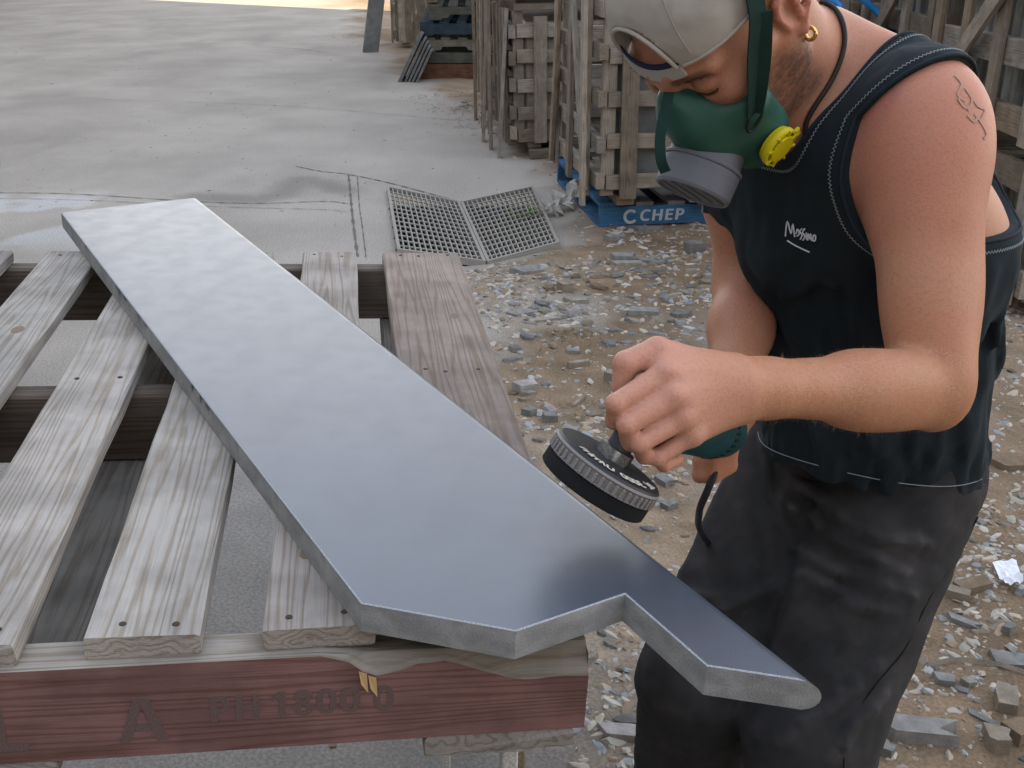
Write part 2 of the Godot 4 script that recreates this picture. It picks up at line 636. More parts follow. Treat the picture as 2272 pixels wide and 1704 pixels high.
var drain_outline := PackedVector2Array()
var damp: Array[Vector2] = []
func ground_color(x: float, z: float) -> Color:
	var d := dirt(x, z)
	var m := gn.get_noise_2d(x * 40.0, z * 40.0)
	var f := gn.get_noise_2d(x * 700.0, z * 700.0)
	var con := Color(0.355, 0.318, 0.272)
	con = con.lerp(Color(0.385, 0.345, 0.295), clampf(0.5 + m, 0, 1))
	con = con * (1.05 + 0.05 * f + 0.025 * gn.get_noise_2d(x * 150.0, z * 90.0))
	var st := gn.get_noise_2d(x * 100.0 + 333.0, z * 25.0)
	if st > 0.28:
		con = con.lerp(Color(0.26, 0.235, 0.21), clampf((st - 0.28) * 2.0, 0, 0.3))
	# splashes of cutting slurry, dried pale, by the joint
	var pale := smoothstep(0.05, 0.3, gn.get_noise_2d(x * 110.0 + 77.0, z * 110.0)) * smoothstep(-6.55, -6.2, z) * (1.0 - smoothstep(-5.5, -5.0, z)) * (1.0 - smoothstep(-2.3, -1.7, x))
	con = con.lerp(Color(0.56, 0.55, 0.53), pale * 0.75)
	# pale dust trodden about the drain
	con = con.lerp(Color(0.465, 0.42, 0.37), (1.0 - smoothstep(0.4, 3.2, Vector2(x + 0.3, (z + 7.2) * 0.8).length())) * clampf(0.75 + 0.35 * m, 0.0, 1.0))
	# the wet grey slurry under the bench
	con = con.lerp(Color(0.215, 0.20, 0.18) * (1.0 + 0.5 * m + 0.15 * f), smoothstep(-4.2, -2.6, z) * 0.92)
	# the damp edge where the old slab was patched
	var dp := 9.0
	for q in damp.size() - 1:
		dp = minf(dp, Geometry2D.get_closest_point_to_segment(Vector2(x, z), damp[q], damp[q + 1]).distance_to(Vector2(x, z)))
	con = con * (1.0 - 0.30 * (1.0 - smoothstep(0.02, 0.20 + 0.1 * f, dp)))
	var soil := Color(0.215, 0.150, 0.095).lerp(Color(0.33, 0.25, 0.175), clampf(0.5 + 1.2 * m, 0, 1))
	soil = soil * (1.0 + 0.35 * f + 0.2 * gn.get_noise_2d(x * 1500.0, z * 1500.0))
	soil = soil.lerp(Color(0.36, 0.33, 0.29), smoothstep(0.1, 0.5, gn.get_noise_2d(x * 70.0 + 900.0, z * 70.0)) * 0.6)
	return con.lerp(soil, d)

func grid(x0: float, x1: float, z0: float, z1: float, step: float, hole: bool) -> ArrayMesh:
	var nx := int(round((x1 - x0) / step))
	var nz := int(round((z1 - z0) / step))
	var V := PackedVector3Array()
	var NN := PackedVector3Array()
	var C := PackedColorArray()
	var I := PackedInt32Array()
	for j in nz + 1:
		for i in nx + 1:
			var x := x0 + i * step
			var z := z0 + j * step
			V.append(Vector3(x, ground_y(x, z), z))
			C.append(ground_color(x, z))
	for j in nz + 1:
		for i in nx + 1:
			var a := V[j * (nx + 1) + maxi(i - 1, 0)]
			var b := V[j * (nx + 1) + mini(i + 1, nx)]
			var c := V[maxi(j - 1, 0) * (nx + 1) + i]
			var d := V[mini(j + 1, nz) * (nx + 1) + i]
			NN.append((d - c).cross(b - a).normalized())
	for j in nz:
		for i in nx:
			var k := j * (nx + 1) + i
			if hole and in_drain(x0 + (i + 0.5) * step, z0 + (j + 0.5) * step):
				continue
			I.append_array([k, k + 1, k + nx + 2, k, k + nx + 2, k + nx + 1])
	var a := []
	a.resize(Mesh.ARRAY_MAX)
	a[Mesh.ARRAY_VERTEX] = V
	a[Mesh.ARRAY_NORMAL] = NN
	a[Mesh.ARRAY_COLOR] = C
	a[Mesh.ARRAY_INDEX] = I
	var m := ArrayMesh.new()
	m.add_surface_from_arrays(Mesh.PRIMITIVE_TRIANGLES, a)
	return m

func build_ground() -> void:
	gn.seed = 5
	gn.frequency = 0.01
	gn.fractal_octaves = 4
	for p in [Vector3(-0.755, 0, -6.5355), Vector3(-0.3202, 0, -6.3898), Vector3(0.124, 0, -6.5355), Vector3(0.231, 0, -5.3037), Vector3(-0.1365, 0, -5.1544), Vector3(-0.5575, 0, -5.1788)]:
		drain_outline.append(Vector2(p.x, p.z))
	for p in [Vector3(-1.8409, 0, -6.296), Vector3(-1.4697, 0, -6.2158), Vector3(-1.3667, 0, -6.378), Vector3(-1.3188, 0, -6.7263), Vector3(-1.1926, 0, -6.6616), Vector3(-1.0223, 0, -6.4741)]:
		damp.append(Vector2(p.x, p.z))
	var m := mat(Color.WHITE, 0.92, T.earth, Vector3(1.7, 1.7, 1.7), T.speck_h, 0.10, T.soft, Vector3(0.23, 0.23, 0.23))
	m.vertex_color_use_as_albedo = true
	m.metallic_specular = 0.12
	structure("ground", grid(-4.4, 3.4, -8.6, -0.4, 0.03, true), m)
	# the yard beyond, coarser, to the horizon
	var far := MB.new()
	var rings := [[-90.0, 90.0, -160.0, -30.0, 6.0], [-30.0, 30.0, -30.0, -20.0, 1.0], [-14.0, 12.0, -20.0, -8.6, 0.1]]
	structure("yard_ground", grid(-14.0, 12.0, -20.6, -8.6, 0.12, false), m)
	structure("yard_ground", grid(-30.0, 30.0, -44.6, -20.6, 1.0, false), m)
	structure("yard_ground", grid(-14.0, -4.4, -8.6, 3.4, 0.3, false), m)
	structure("yard_ground", grid(3.4, 12.4, -8.6, 3.4, 0.3, false), m)
	structure("yard_ground", grid(-4.4, 3.4, -0.4, 3.5, 0.13, false), m)
	for q in [[-150.0, 150.0, 3.4, 150.0], [-150.0, 150.0, -250.0, -44.6], [-150.0, -30.0, -44.6, 3.4], [30.0, 150.0, -44.6, 3.4], [-30.0, -14.0, -20.6, 3.4], [12.0, 30.0, -20.6, 3.4]]:
		var b := MB.new()
		b.color = Color(0.36, 0.335, 0.30)
		b.quad(Vector3(q[0], 0.0, q[2]), Vector3(q[1], 0.0, q[2]), Vector3(q[1], 0.0, q[3]), Vector3(q[0], 0.0, q[3]))
		structure("yard_ground", b.done(true), m)
	# joints and cracks in the concrete: narrow dark grooves with ragged sides
	var dark := mat(Color(0.17, 0.155, 0.14), 0.95, T.speck, Vector3(6, 6, 6))
	crack([Vector3(-3.8741, 0, -6.378), Vector3(-3.0526, 0, -6.3898), Vector3(-2.5386, 0, -6.3426), Vector3(-1.8344, 0, -6.1709), Vector3(-1.4506, 0, -6.1265), Vector3(-1.1124, 0, -6.1709), Vector3(-0.9435, 0, -6.1486)], 0.014, dark)
	crack([Vector3(-3.7846, 0, -6.2158), Vector3(-2.9869, 0, -6.2385), Vector3(-2.4307, 0, -6.1933), Vector3(-1.7786, 0, -6.061), Vector3(-1.2143, 0, -5.9968), Vector3(-0.9181, 0, -5.9652)], 0.008, dark)
	crack([Vector3(-1.4234, 0, -7.1401), Vector3(-1.2473, 0, -6.9971), Vector3(-1.0224, 0, -6.8865), Vector3(-0.772, 0, -6.7526), Vector3(-0.4993, 0, -6.5854), Vector3(-0.2951, 0, -6.4498)], 0.016, dark)
	crack([Vector3(-1.0431, 0, -6.8865), Vector3(-0.9584, 0, -6.3543), Vector3(-0.8714, 0, -5.8113), Vector3(-0.7578, 0, -5.1383)], 0.020, dark)
	crack([Vector3(-0.9834, 0, -6.8593), Vector3(-0.8767, 0, -6.1265), Vector3(-0.8081, 0, -5.7127), Vector3(-0.717, 0, -5.1383)], 0.008, dark)
	crack([Vector3(-4.0285, 0, -10.0943), Vector3(-2.8251, 0, -9.8505), Vector3(-1.9618, 0, -9.6428), Vector3(-1.1105, 0, -9.2512), Vector3(-0.3965, 0, -8.8884)], 0.009, dark)
	crack([Vector3(-3.1366, 0, -14.4081), Vector3(-2.7133, 0, -14.1933), Vector3(-2.2701, 0, -13.7816)], 0.025, dark)

func crack(points: Array, w: float, m: Material) -> void:
	var b := MB.new()
	var p := path_between(points, 14)
	for i in p.size() - 1:
		var a := p[i]
		var c := p[i + 1]
		var s := (c - a).cross(Vector3.UP).normalized()
		var w0 := w * (0.55 + 0.45 * sin(i * 1.7) * sin(i * 0.37)) * 0.5
		var w1 := w * (0.55 + 0.45 * sin((i + 1) * 1.7) * sin((i + 1) * 0.37)) * 0.5
		var ya := Vector3.UP * (ground_y(a.x, a.z) + 0.004)
		var yc := Vector3.UP * (ground_y(c.x, c.z) + 0.004)
		b.quad_out(a - s * w0 + ya, a + s * w0 + ya, c + s * w1 + yc, c - s * w1 + yc, a - Vector3.UP)
	structure("pavement_crack", b.done(), m)

func build_shed() -> void:
	# the tall shed on the left, out of frame, whose shade lies over the yard
	var t := thing("factory_shed", "tall pale factory shed along the left side of the yard", "building", Vector3(-14.5, 0, -8))
	var b := MB.new()
	b.box(Vector3(0, 6.1, 0), Vector3(8.0, 12.2, 34.2))
	part("wall", b.done(), mat(Color(0.5, 0.49, 0.46), 0.8, T.blotch, Vector3(0.3, 0.3, 0.3)), t)
	var r := MB.new()
	r.box(Vector3(0, 12.3, 0), Vector3(8.6, 0.18, 34.8))
	part("roof", r.done(), mat(Color(0.35, 0.36, 0.37), 0.6), t)
	for k in 4:
		var d := MB.new()
		d.box(Vector3(4.02, 2.2, -12.0 + k * 8.0), Vector3(0.08, 4.4, 4.2), Basis.IDENTITY, 0.02)
		part("door", d.done(), mat(Color(0.22, 0.25, 0.28), 0.6), t)

	# the workshop that stands behind the photographer
	var w := thing("workshop", "brick workshop with a dark doorway behind the bench", "building", Vector3(0.5, 0, 7.6))
	var wb := MB.new()
	for q in [[-6.5, 2.4, 7.0, 4.8], [6.5, 2.4, 7.0, 4.8], [0.0, 4.1, 6.0, 1.4]]:
		wb.box(Vector3(q[0], q[1], 0), Vector3(q[2] - 0.004, q[3], 5.0))
	part("wall", wb.done(), mat(Color(0.24, 0.17, 0.13), 0.85, T.speck, Vector3(2, 2, 2)), w)
	var wr := MB.new()
	wr.box(Vector3(0, 4.9, -0.3), Vector3(20.6, 0.16, 6.4))
	part("roof", wr.done(), mat(Color(0.30, 0.31, 0.32), 0.6), w)

func build_drain() -> void:
	var t := thing("drain_grate", "pair of dished steel drain grates set in the concrete channel", "drain", Vector3(-0.27, 0, -5.85))
	var org := t.position
	var steel := mat(Color(0.42, 0.39, 0.34), 0.75, T.speck, Vector3(8, 8, 8), T.speck_h, 0.1)
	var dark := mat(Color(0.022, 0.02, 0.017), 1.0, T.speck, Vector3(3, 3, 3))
	# the pit
	var c := [Vector3(-0.80, 0, -6.55), Vector3(0.17, 0, -6.55), Vector3(0.27, 0, -5.15), Vector3(-0.63, 0, -5.15)]
	var pit := MB.new()
	pit.off = org
	for i in 4:
		var a: Vector3 = c[i]
		var b: Vector3 = c[(i + 1) % 4]
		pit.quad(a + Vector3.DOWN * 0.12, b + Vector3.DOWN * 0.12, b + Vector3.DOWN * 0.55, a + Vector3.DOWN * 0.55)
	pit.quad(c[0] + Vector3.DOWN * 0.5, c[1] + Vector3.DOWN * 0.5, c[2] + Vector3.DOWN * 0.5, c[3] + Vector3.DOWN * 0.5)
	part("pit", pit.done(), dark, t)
	var L0 := Vector3(-0.755, 0, -6.5355)
	var L1 := Vector3(-0.5575, 0, -5.1788)
	var M0 := Vector3(-0.3196, 0, -6.378) + Vector3.DOWN * 0.055
	var M1 := Vector3(-0.1367, 0, -5.1625) + Vector3.DOWN * 0.055
	var R0 := Vector3(0.124, 0, -6.5355)
	var R1 := Vector3(0.231, 0, -5.3037)
	for side in 2:
		var q := [L0, M0, M1, L1] if side == 0 else [M0 + Vector3(0.02, 0, 0), R0, R1, M1 + Vector3(0.02, 0, 0)]
		var g := part("grate", frame_mesh(q, org), steel, t)
		var nx := 15
		var ny := 14
		for k in range(1, nx):
			var f := float(k) / nx
			var a: Vector3 = q[0].lerp(q[1], f)
			var b: Vector3 = q[3].lerp(q[2], f)
			var mb := MB.new()
			mb.off = org
			mb.box((a + b) * 0.5 + Vector3.DOWN * 0.012, Vector3(a.distance_to(b), 0.03, 0.0065), frame(b - a, Vector3.UP))
			part("bearing_bar", mb.done(), steel, g)
		for k in range(1, ny):
			var f := float(k) / ny
			var a: Vector3 = q[0].lerp(q[3], f)
			var b: Vector3 = q[1].lerp(q[2], f)
			var mb := MB.new()
			mb.off = org
			mb.box((a + b) * 0.5 + Vector3.DOWN * 0.004, Vector3(a.distance_to(b), 0.007, 0.012), frame(b - a, Vector3.UP))
			part("cross_bar", mb.done(), steel, g)

func frame_mesh(q: Array, org: Vector3) -> ArrayMesh:
	var mb := MB.new()
	mb.off = org
	for i in 4:
		var a: Vector3 = q[i]
		var b: Vector3 = q[(i + 1) % 4]
		mb.box((a + b) * 0.5 + Vector3.DOWN * 0.01, Vector3(a.distance_to(b) + 0.012, 0.035, 0.016), frame(b - a, Vector3.UP))
	return mb.done()

# ------------------------------------------------------------------ pallet bench and slab
const PO := Vector3(0.067, 0.931, -0.8064)
const PU := Vector3(0.98830627, -0.0463992, -0.14525094)
const PW := Vector3(-0.14538466, 0.00049756, -0.98937508)
const PN := Vector3(0.04597849, 0.99892285, -0.00625399)

func pp(u: float, w: float, n: float) -> Vector3:
	return PO + PU * u + PW * w + PN * n

func build_pallet() -> void:
	var base := pp(-0.53, 0.575, -0.135)
	var t := thing("timber_pallet", "weathered timber pallet with faded red front bearer under the long stone slab", "pallet", base)
	var along := frame(PW, PN)
	var across := frame(PU, PN)
	var tones := [Color(0.33, 0.265, 0.225), Color(0.38, 0.335, 0.295), Color(0.43, 0.395, 0.35), Color(0.445, 0.405, 0.36), Color(0.41, 0.38, 0.34), Color(0.30, 0.275, 0.25), Color(0.36, 0.34, 0.31)]
	var us := [[-0.139, 0.0], [-0.282, -0.187], [-0.429, -0.335], [-0.572, -0.482], [-0.722, -0.632], [-0.875, -0.78], [-1.06, -0.92]]
	var labels := ["wide brown board with traces of red paint", "", "", "", "", "", ""]
	var nail := mat(Color(0.05, 0.035, 0.025), 0.8)
	var nmb := MB.new()
	nmb.lathe(PackedVector2Array([Vector2(0.0036, -0.002), Vector2(0.0031, 0.0006), Vector2(0.0, 0.0009)]), 9)
	var nail_mesh := nmb.done()
	for i in us.size():
		var w: float = us[i][1] - us[i][0]
		var front := 0.0 if i != 3 else -0.004
		var c := pp((us[i][0] + us[i][1]) * 0.5, 0.575 + front, -0.0105) - base
		var o := part("top_board", board(1.15, 0.021, w, 0.0025, 0.0012, 12), wood(tones[i], i * 1.7), t, Transform3D(along, c))
		if labels[i]:
			o.set_meta("label", labels[i])
		for x in [-0.556, 0.0, 0.556]:
			for z in ([-0.04, 0.0, 0.042] if w > 0.12 else [-0.022, 0.024]):
				part("nail", nail_mesh, nail, o, Transform3D(Basis.IDENTITY, Vector3(x + rng.randf_range(-0.008, 0.008), 0.0105, z + rng.randf_range(-0.008, 0.008))))
	var km := mat(Color(0.25, 0.19, 0.14), 0.9, T.speck, Vector3(30, 30, 30))
	for q in [[-0.555, 0.17, 0.012], [-0.37, 0.52, 0.007], [-0.25, 0.12, 0.006], [-0.04, 0.80, 0.008], [-0.67, 0.75, 0.010]]:
		var kn := MB.new()
		kn.lathe(PackedVector2Array([Vector2(q[2], -0.001), Vector2(q[2] * 0.85, 0.0002), Vector2(0.0, 0.0004)]), 14)
		part("knot", kn.done(), km, t, Transform3D(Basis(PU, PN, -PW).scaled_local(Vector3(1.0, 1.0, 1.7)), pp(q[0], q[1], 0.0002) - base))
	# bearers
	for w in [0.575, 1.131]:
		part("bearer", board(1.06, 0.095, 0.038, 0.003, 0.001, 6), wood(Color(0.13, 0.10, 0.08) if w < 1.0 else Color(0.17, 0.14, 0.115), w * 5.0), t, Transform3D(across, pp(-0.53, w, -0.0685) - base))
	front_bearer(t, base)
	# bottom boards
	for q in [[-0.145, -0.005], [-0.60, -0.46], [-1.06, -0.92]]:
		part("bottom_board", board(1.165, 0.022, q[1] - q[0], 0.003, 0.002, 8), wood(Color(0.30, 0.28, 0.25), q[0] * 9.0), t, Transform3D(along, pp((q[0] + q[1]) * 0.5, 0.57, -0.1275) - base))
	# the stand below it
	for w in [0.13, 0.83]:
		var s := thing("sawhorse", "grey trestle under the near end of the pallet" if w < 0.5 else "grey trestle under the far end of the pallet", "trestle", Vector3(pp(-0.5, w, 0).x, 0, pp(-0.5, w, 0).z))
		var o := s.position
		var beam := part("beam", board(0.98, 0.07, 0.075, 0.004, 0.001, 4), wood(Color(0.34, 0.33, 0.32), w * 3.0), s, Transform3D(across, pp(-0.53, w, -0.173) - o))
		for u in [-0.92, -0.06]:
			for d in [-1.0, 1.0]:
				var top := pp((u + 0.03 * d) if u < -0.5 else (-0.046 if d < 0.0 else -0.035), w + d * 0.03, -0.20)
				var foot := Vector3(top.x + 0.02 * d, 0.0, top.z - d * 0.05)
				var lm := MB.new()
				lm.off = o
				lm.box((top + foot) * 0.5, Vector3(top.distance_to(foot), 0.014, 0.018 if d < 0.0 else 0.024), frame(top - foot, PW), 0.002)
				part("leg", lm.done(), mat(Color(0.62, 0.60, 0.57), 0.6, T.speck, Vector3(5, 5, 5)) if d < 0 else mat(Color(0.27, 0.22, 0.16), 0.8, T.speck, Vector3(5, 5, 5)), s)

func wane(u: float) -> float:                # where the red paint of the bearer ends and raw wood shows: height below its top edge
	var xs := [-1.2, -0.231, -0.216, -0.197, -0.182, -0.167, -0.148, -0.129, -0.102, -0.08, -0.064, 0.1]
	var ys := [0.0, 0.0, 0.006, 0.018, 0.024, 0.020, 0.012, 0.012, 0.020, 0.030, 0.036, 0.034]
	for i in xs.size() - 1:
		if u < xs[i + 1]:
			return lerpf(ys[i], ys[i + 1], smoothstep(0.0, 1.0, (u - xs[i]) / (xs[i + 1] - xs[i]))) + (0.001 * sin(u * 400.0) if u > -0.22 else 0.0)
	return 0.034

func front_bearer(t: Node3D, base: Vector3) -> void:
	# local frame: x along u, y up, z towards the viewer
	var b := part("bearer", null, null, t, Transform3D(frame(PU, PN), pp(-0.53, 0.007, -0.0685) - base))
	b.set_meta("label", "front bearer with faded red paint and grey lettering")
	var raw := MB.new()
	var red := MB.new()
	var L := 1.066
	var n := 90
	for i in n:
		var x0 := -L / 2 + L * i / n
		var x1 := -L / 2 + L * (i + 1) / n
		var h0 := maxf(wane(x0 - L / 2 + 0.003), 0.0)
		var h1 := maxf(wane(x1 - L / 2 + 0.003), 0.0)
		var y := 0.0475
		var z := 0.019
		var top0 := y - 0.35 * h0
		var top1 := y - 0.35 * h1
		red.quad(Vector3(x0, y - h0, z), Vector3(x1, y - h1, z), Vector3(x1, -y, z), Vector3(x0, -y, z))
		raw.quad(Vector3(x0, top0, z - 0.55 * h0 - 0.0015), Vector3(x1, top1, z - 0.55 * h1 - 0.0015), Vector3(x1, y - h1, z), Vector3(x0, y - h0, z))
		raw.quad(Vector3(x0, top0, -z), Vector3(x1, top1, -z), Vector3(x1, top1, z - 0.55 * h1 - 0.0015), Vector3(x0, top0, z - 0.55 * h0 - 0.0015))
		raw.quad(Vector3(x0, -y, z), Vector3(x1, -y, z), Vector3(x1, -y, -z), Vector3(x0, -y, -z))
		raw.quad(Vector3(x1, y, -z), Vector3(x0, y, -z), Vector3(x0, -y, -z), Vector3(x1, -y, -z))
	for s in [-1.0, 1.0]:
		raw.quad_out(Vector3(s * L / 2, -0.0475, -0.019), Vector3(s * L / 2, 0.033, -0.019), Vector3(s * L / 2, 0.03, 0.012), Vector3(s * L / 2, -0.0475, 0.019), Vector3.ZERO)
	b.mesh = raw.done()
	b.material_override = wood(Color(0.37, 0.33, 0.28), 3.3, 0.2)
	var rm := mat(Color(0.25, 0.135, 0.122), 0.85, T.wood, Vector3(0.45, 8.0, 8.0), T.wood_h, 0.05, T.blotch, Vector3(3, 3, 3))
	part("red_paint", red.done(), rm, b)
	# worn stencilled lettering
	var ink := mat(Color(0.165, 0.110, 0.100), 0.9, T.speck, Vector3(14, 14, 14))
	for q in [["A", 0.045, 0.145, -0.006], ["L", 0.045, 0.035, -0.008], ["PH", 0.026, 0.222, 0.001], ["1800 0", 0.026, 0.305, 0.003]]:
		var tm := TextMesh.new()
		tm.font = bold()
		tm.text = q[0]
		tm.font_size = 64
		tm.pixel_size = q[1] / 46.0
		tm.depth = 0.0006
		part("lettering", tm, ink, b, Transform3D(Basis.IDENTITY, Vector3(q[2], q[3] - 0.004, 0.0194)))
	# two fresh splinters
	var sm := mat(Color(0.46, 0.31, 0.14), 0.8)
	for k in 2:
		var sp := MB.new()
		var c := Vector3(0.332 + k * 0.008, 0.020 - k * 0.005, 0.0195)
		sp.tri_out(c + Vector3(-0.004, 0.010, 0), c + Vector3(0.003, 0.008, 0.001), c + Vector3(0.004, -0.012, 0.002), Vector3.ZERO)
		sp.tri_out(c + Vector3(-0.004, 0.010, 0), c + Vector3(-0.002, -0.002, 0.003), c + Vector3(0.004, -0.012, 0.002), Vector3.ZERO)
		part("splinter", sp.done(), sm, b)

var bold_font: SystemFont
func bold() -> SystemFont:
	if bold_font == null:
		bold_font = SystemFont.new()
		bold_font.font_names = PackedStringArray(["Droid Sans"])
		bold_font.font_weight = 700
	return bold_font

func build_slab() -> void:
	var pts := [Vector2(-0.7324, 1.3098), Vector2(-0.4968, 1.4439), Vector2(0.1557, -0.1458), Vector2(0.07, -0.1165), Vector2(0.0288, -0.013), Vector2(-0.0743, -0.0586), Vector2(-0.1994, -0.0091)]
	var th := 0.029
	var o := pp(-0.25, 0.6, 0.0)
	var t := thing("stone_slab", "long bluestone slab with a notched near end and one rounded long edge, lying on the pallet", "stone slab", o)
	var n := pts.size()
	var heights := []
	var round_in := []
	var chamf := []
	var K := 10
	for k in K + 1:
		var a := PI * k / K
		heights.append(th * 0.5 + th * 0.5 * cos(a))
		round_in.append(th * 0.5 * (1.0 - sin(a)))
		chamf.append(0.0016 if k == 0 or k == K else 0.0)
	var loop := func(k: int) -> PackedVector3Array:
		var out := PackedVector3Array()
		for i in n:
			var a: Vector2 = pts[(i + n - 1) % n]
			var b: Vector2 = pts[i]
			var c: Vector2 = pts[(i + 1) % n]
			var d0 := (b - a).normalized()
			var d1 := (c - b).normalized()
			# outline runs clockwise seen from above: the inside lies to the right
			var n0 := Vector2(d0.y, -d0.x)
			var n1 := Vector2(d1.y, -d1.x)
			var e0: float = round_in[k] if (i + n - 1) % n == 1 else chamf[k]
			var e1: float = round_in[k] if i == 1 else chamf[k]
			var det := d0.x * d1.y - d0.y * d1.x
			var q := b + (d1 * e0 - d0 * e1) / -det if absf(det) > 0.05 else b + n0 * e0
			# solve (q-b).n0 = e0, (q-b).n1 = e1
			var D := n0.x * n1.y - n0.y * n1.x
			q = b + Vector2((e0 * n1.y - e1 * n0.y) / D, (n0.x * e1 - n1.x * e0) / D)
			out.append(pp(q.x, q.y, heights[k]))
		return out
	var top := MB.new()
	var side := MB.new()
	var arris := MB.new()
	top.off = o; side.off = o; arris.off = o
	var rings := []
	for k in K + 1:
		rings.append(loop.call(k))
	var flat := PackedVector2Array(pts)
	var tri := Geometry2D.triangulate_polygon(flat)
	for i in range(0, tri.size(), 3):
		top.tri_out(rings[0][tri[i]], rings[0][tri[i + 1]], rings[0][tri[i + 2]], pp(-0.3, 0.6, -5.0))
		side.tri_out(rings[K][tri[i]], rings[K][tri[i + 1]], rings[K][tri[i + 2]], pp(-0.3, 0.6, 5.0))
	for i in n:
		var j := (i + 1) % n
		var e: Vector2 = pts[j] - pts[i]
		var out := PU * -e.normalized().y + PW * e.normalized().x
		for k in K:
			var inside: Vector3 = (rings[k][i] + rings[k][j]) * 0.5 - out
			if i == 1:
				var na := PN * cos(PI * k / K) + out * sin(PI * k / K)
				var nb := PN * cos(PI * (k + 1) / K) + out * sin(PI * (k + 1) / K)
				top.stri(rings[k][i], rings[k][j], rings[k + 1][j], na, na, nb)
				top.stri(rings[k][i], rings[k + 1][j], rings[k + 1][i], na, nb, nb)
			else:
				(arris if k == 0 else side).quad_out(rings[k][i], rings[k][j], rings[k + 1][j], rings[k + 1][i], inside)
	var tm := mat(Color(0.070, 0.086, 0.113), 0.36, T.grit, Vector3(5, 5, 5), null, 0.0, T.soft, Vector3(1.1, 1.1, 1.1))
	tm.roughness_texture = noise_tex(0.007, 4, 0.85, 1.0, 512, 31)
	tm.metallic_specular = 0.8
	part("polished_face", top.done(), tm, t)
	part("sawn_edge", side.done(), mat(Color(0.35, 0.35, 0.34), 0.85, T.fine, Vector3(7, 7, 7), T.speck_h, 0.03, T.blotch, Vector3(9, 9, 9)), t)
	# saw marks down the long left edge
	var sm := MB.new()
	sm.off = o
	for k in 150:
		var f := 0.16 + 0.68 * rng.randf()
		if sin(f * 23.0) + sin(f * 61.0) < 0.2:
			continue
		var q := Vector2(-0.1994, -0.0091).lerp(Vector2(-0.7324, 1.3098), f)
		var e := Vector2(0.375, -0.927)
		var a := q - Vector2(0.927, 0.375) * 0.0006
		var l := rng.randf_range(0.004, 0.015)
		var w := rng.randf_range(0.0006, 0.0016)
		sm.tri_out(pp(a.x - e.x * w, a.y - e.y * w, th - 0.002), pp(a.x + e.x * w, a.y + e.y * w, th - 0.002), pp(a.x, a.y, th - 0.002 - l), pp(q.x + 0.1, q.y, 0.015))
	part("saw_marks", sm.done(), mat(Color(0.07, 0.07, 0.072), 0.9), t)
	part("worn_arris", arris.done(), mat(Color(0.42, 0.43, 0.44), 0.8, T.speck, Vector3(12, 12, 12)), t)
# ------------------------------------------------------------------ crates and stacks behind
var pools := {}
func stick(parent: Node3D, called: String, a: Vector3, b: Vector3, normal: Vector3, width: float, thick: float, m: Material) -> MeshInstance3D:
	var l := snappedf(a.distance_to(b), 0.01)
	var key := "%.2f %.3f %.3f %d" % [l, width, thick, rng.randi_range(0, 1)]
	if not pools.has(key):
		pools[key] = board(l, thick, width, 0.0025, 0.002, 2)
	return part(called, pools[key], m, parent, Transform3D(frame(b - a, normal), (a + b) * 0.5))

var greys: Array = []
func grey() -> Material:
	if greys.is_empty():
		for c in [Color(0.34, 0.285, 0.225), Color(0.28, 0.235, 0.185), Color(0.40, 0.345, 0.28), Color(0.24, 0.195, 0.145), Color(0.35, 0.31, 0.265), Color(0.31, 0.24, 0.17)]:
			greys.append(wood(c, greys.size() * 2.3, 0.2))
	return greys[rng.randi_range(0, greys.size() - 1)]

# an open slatted crate: x to the right along its front, y up, z = 0 its front, -d its back
func crate(label: String, at: Vector3, yaw: float, w: float, h: float, d: float, slats: Array, sh: float, front: Array, side: Array, group := "slatted timber crates stacked in the yard") -> Node3D:
	var t := thing("slatted_crate", label, "crate", at, group)
	t.rotation.y = yaw
	for x in [0.0, w]:
		for z in [0.0, -d]:
			stick(t, "corner_post", Vector3(x, 0.0, z), Vector3(x, h, z), Vector3.BACK, 0.07, 0.035, grey())
	for y in slats:
		var j := rng.randf_range(-0.012, 0.012)
		stick(t, "slat", Vector3(-0.01, y + j, 0.030), Vector3(w + 0.02, y - j, 0.030), Vector3.BACK, sh, 0.020, grey())
		stick(t, "slat", Vector3(-0.01, y, -d - 0.03), Vector3(w + 0.02, y, -d - 0.03), Vector3.BACK, sh, 0.020, grey())
		for x in [-0.042, w + 0.042]:
			stick(t, "slat", Vector3(x, y - j, 0.045), Vector3(x, y + j, -d - 0.05), Vector3.LEFT, sh, 0.045, grey())
	for x in front:
		stick(t, "upright", Vector3(x, -0.01, 0.054), Vector3(x + rng.randf_range(-0.012, 0.012), h - rng.randf() * 0.1, 0.054), Vector3.BACK, 0.085, 0.024, grey())
	for z in side:
		for x in [-0.08, w + 0.08]:
			stick(t, "upright", Vector3(x, -0.02, -z), Vector3(x, h + rng.randf_range(-0.04, 0.03), -z + rng.randf_range(-0.02, 0.02)), Vector3.LEFT, 0.075, 0.025, grey())
	for z in [-0.06, -d * 0.5, -d + 0.06]:
		stick(t, "base_board", Vector3(0.0, 0.035, z), Vector3(w, 0.035, z), Vector3.UP, 0.10, 0.02, grey())
	for x in [0.10, w * 0.5, w - 0.10]:
		stick(t, "base_bearer", Vector3(x, -0.028, 0.02), Vector3(x, -0.028, -d - 0.02), Vector3.UP, 0.09, 0.045, grey())
	return t

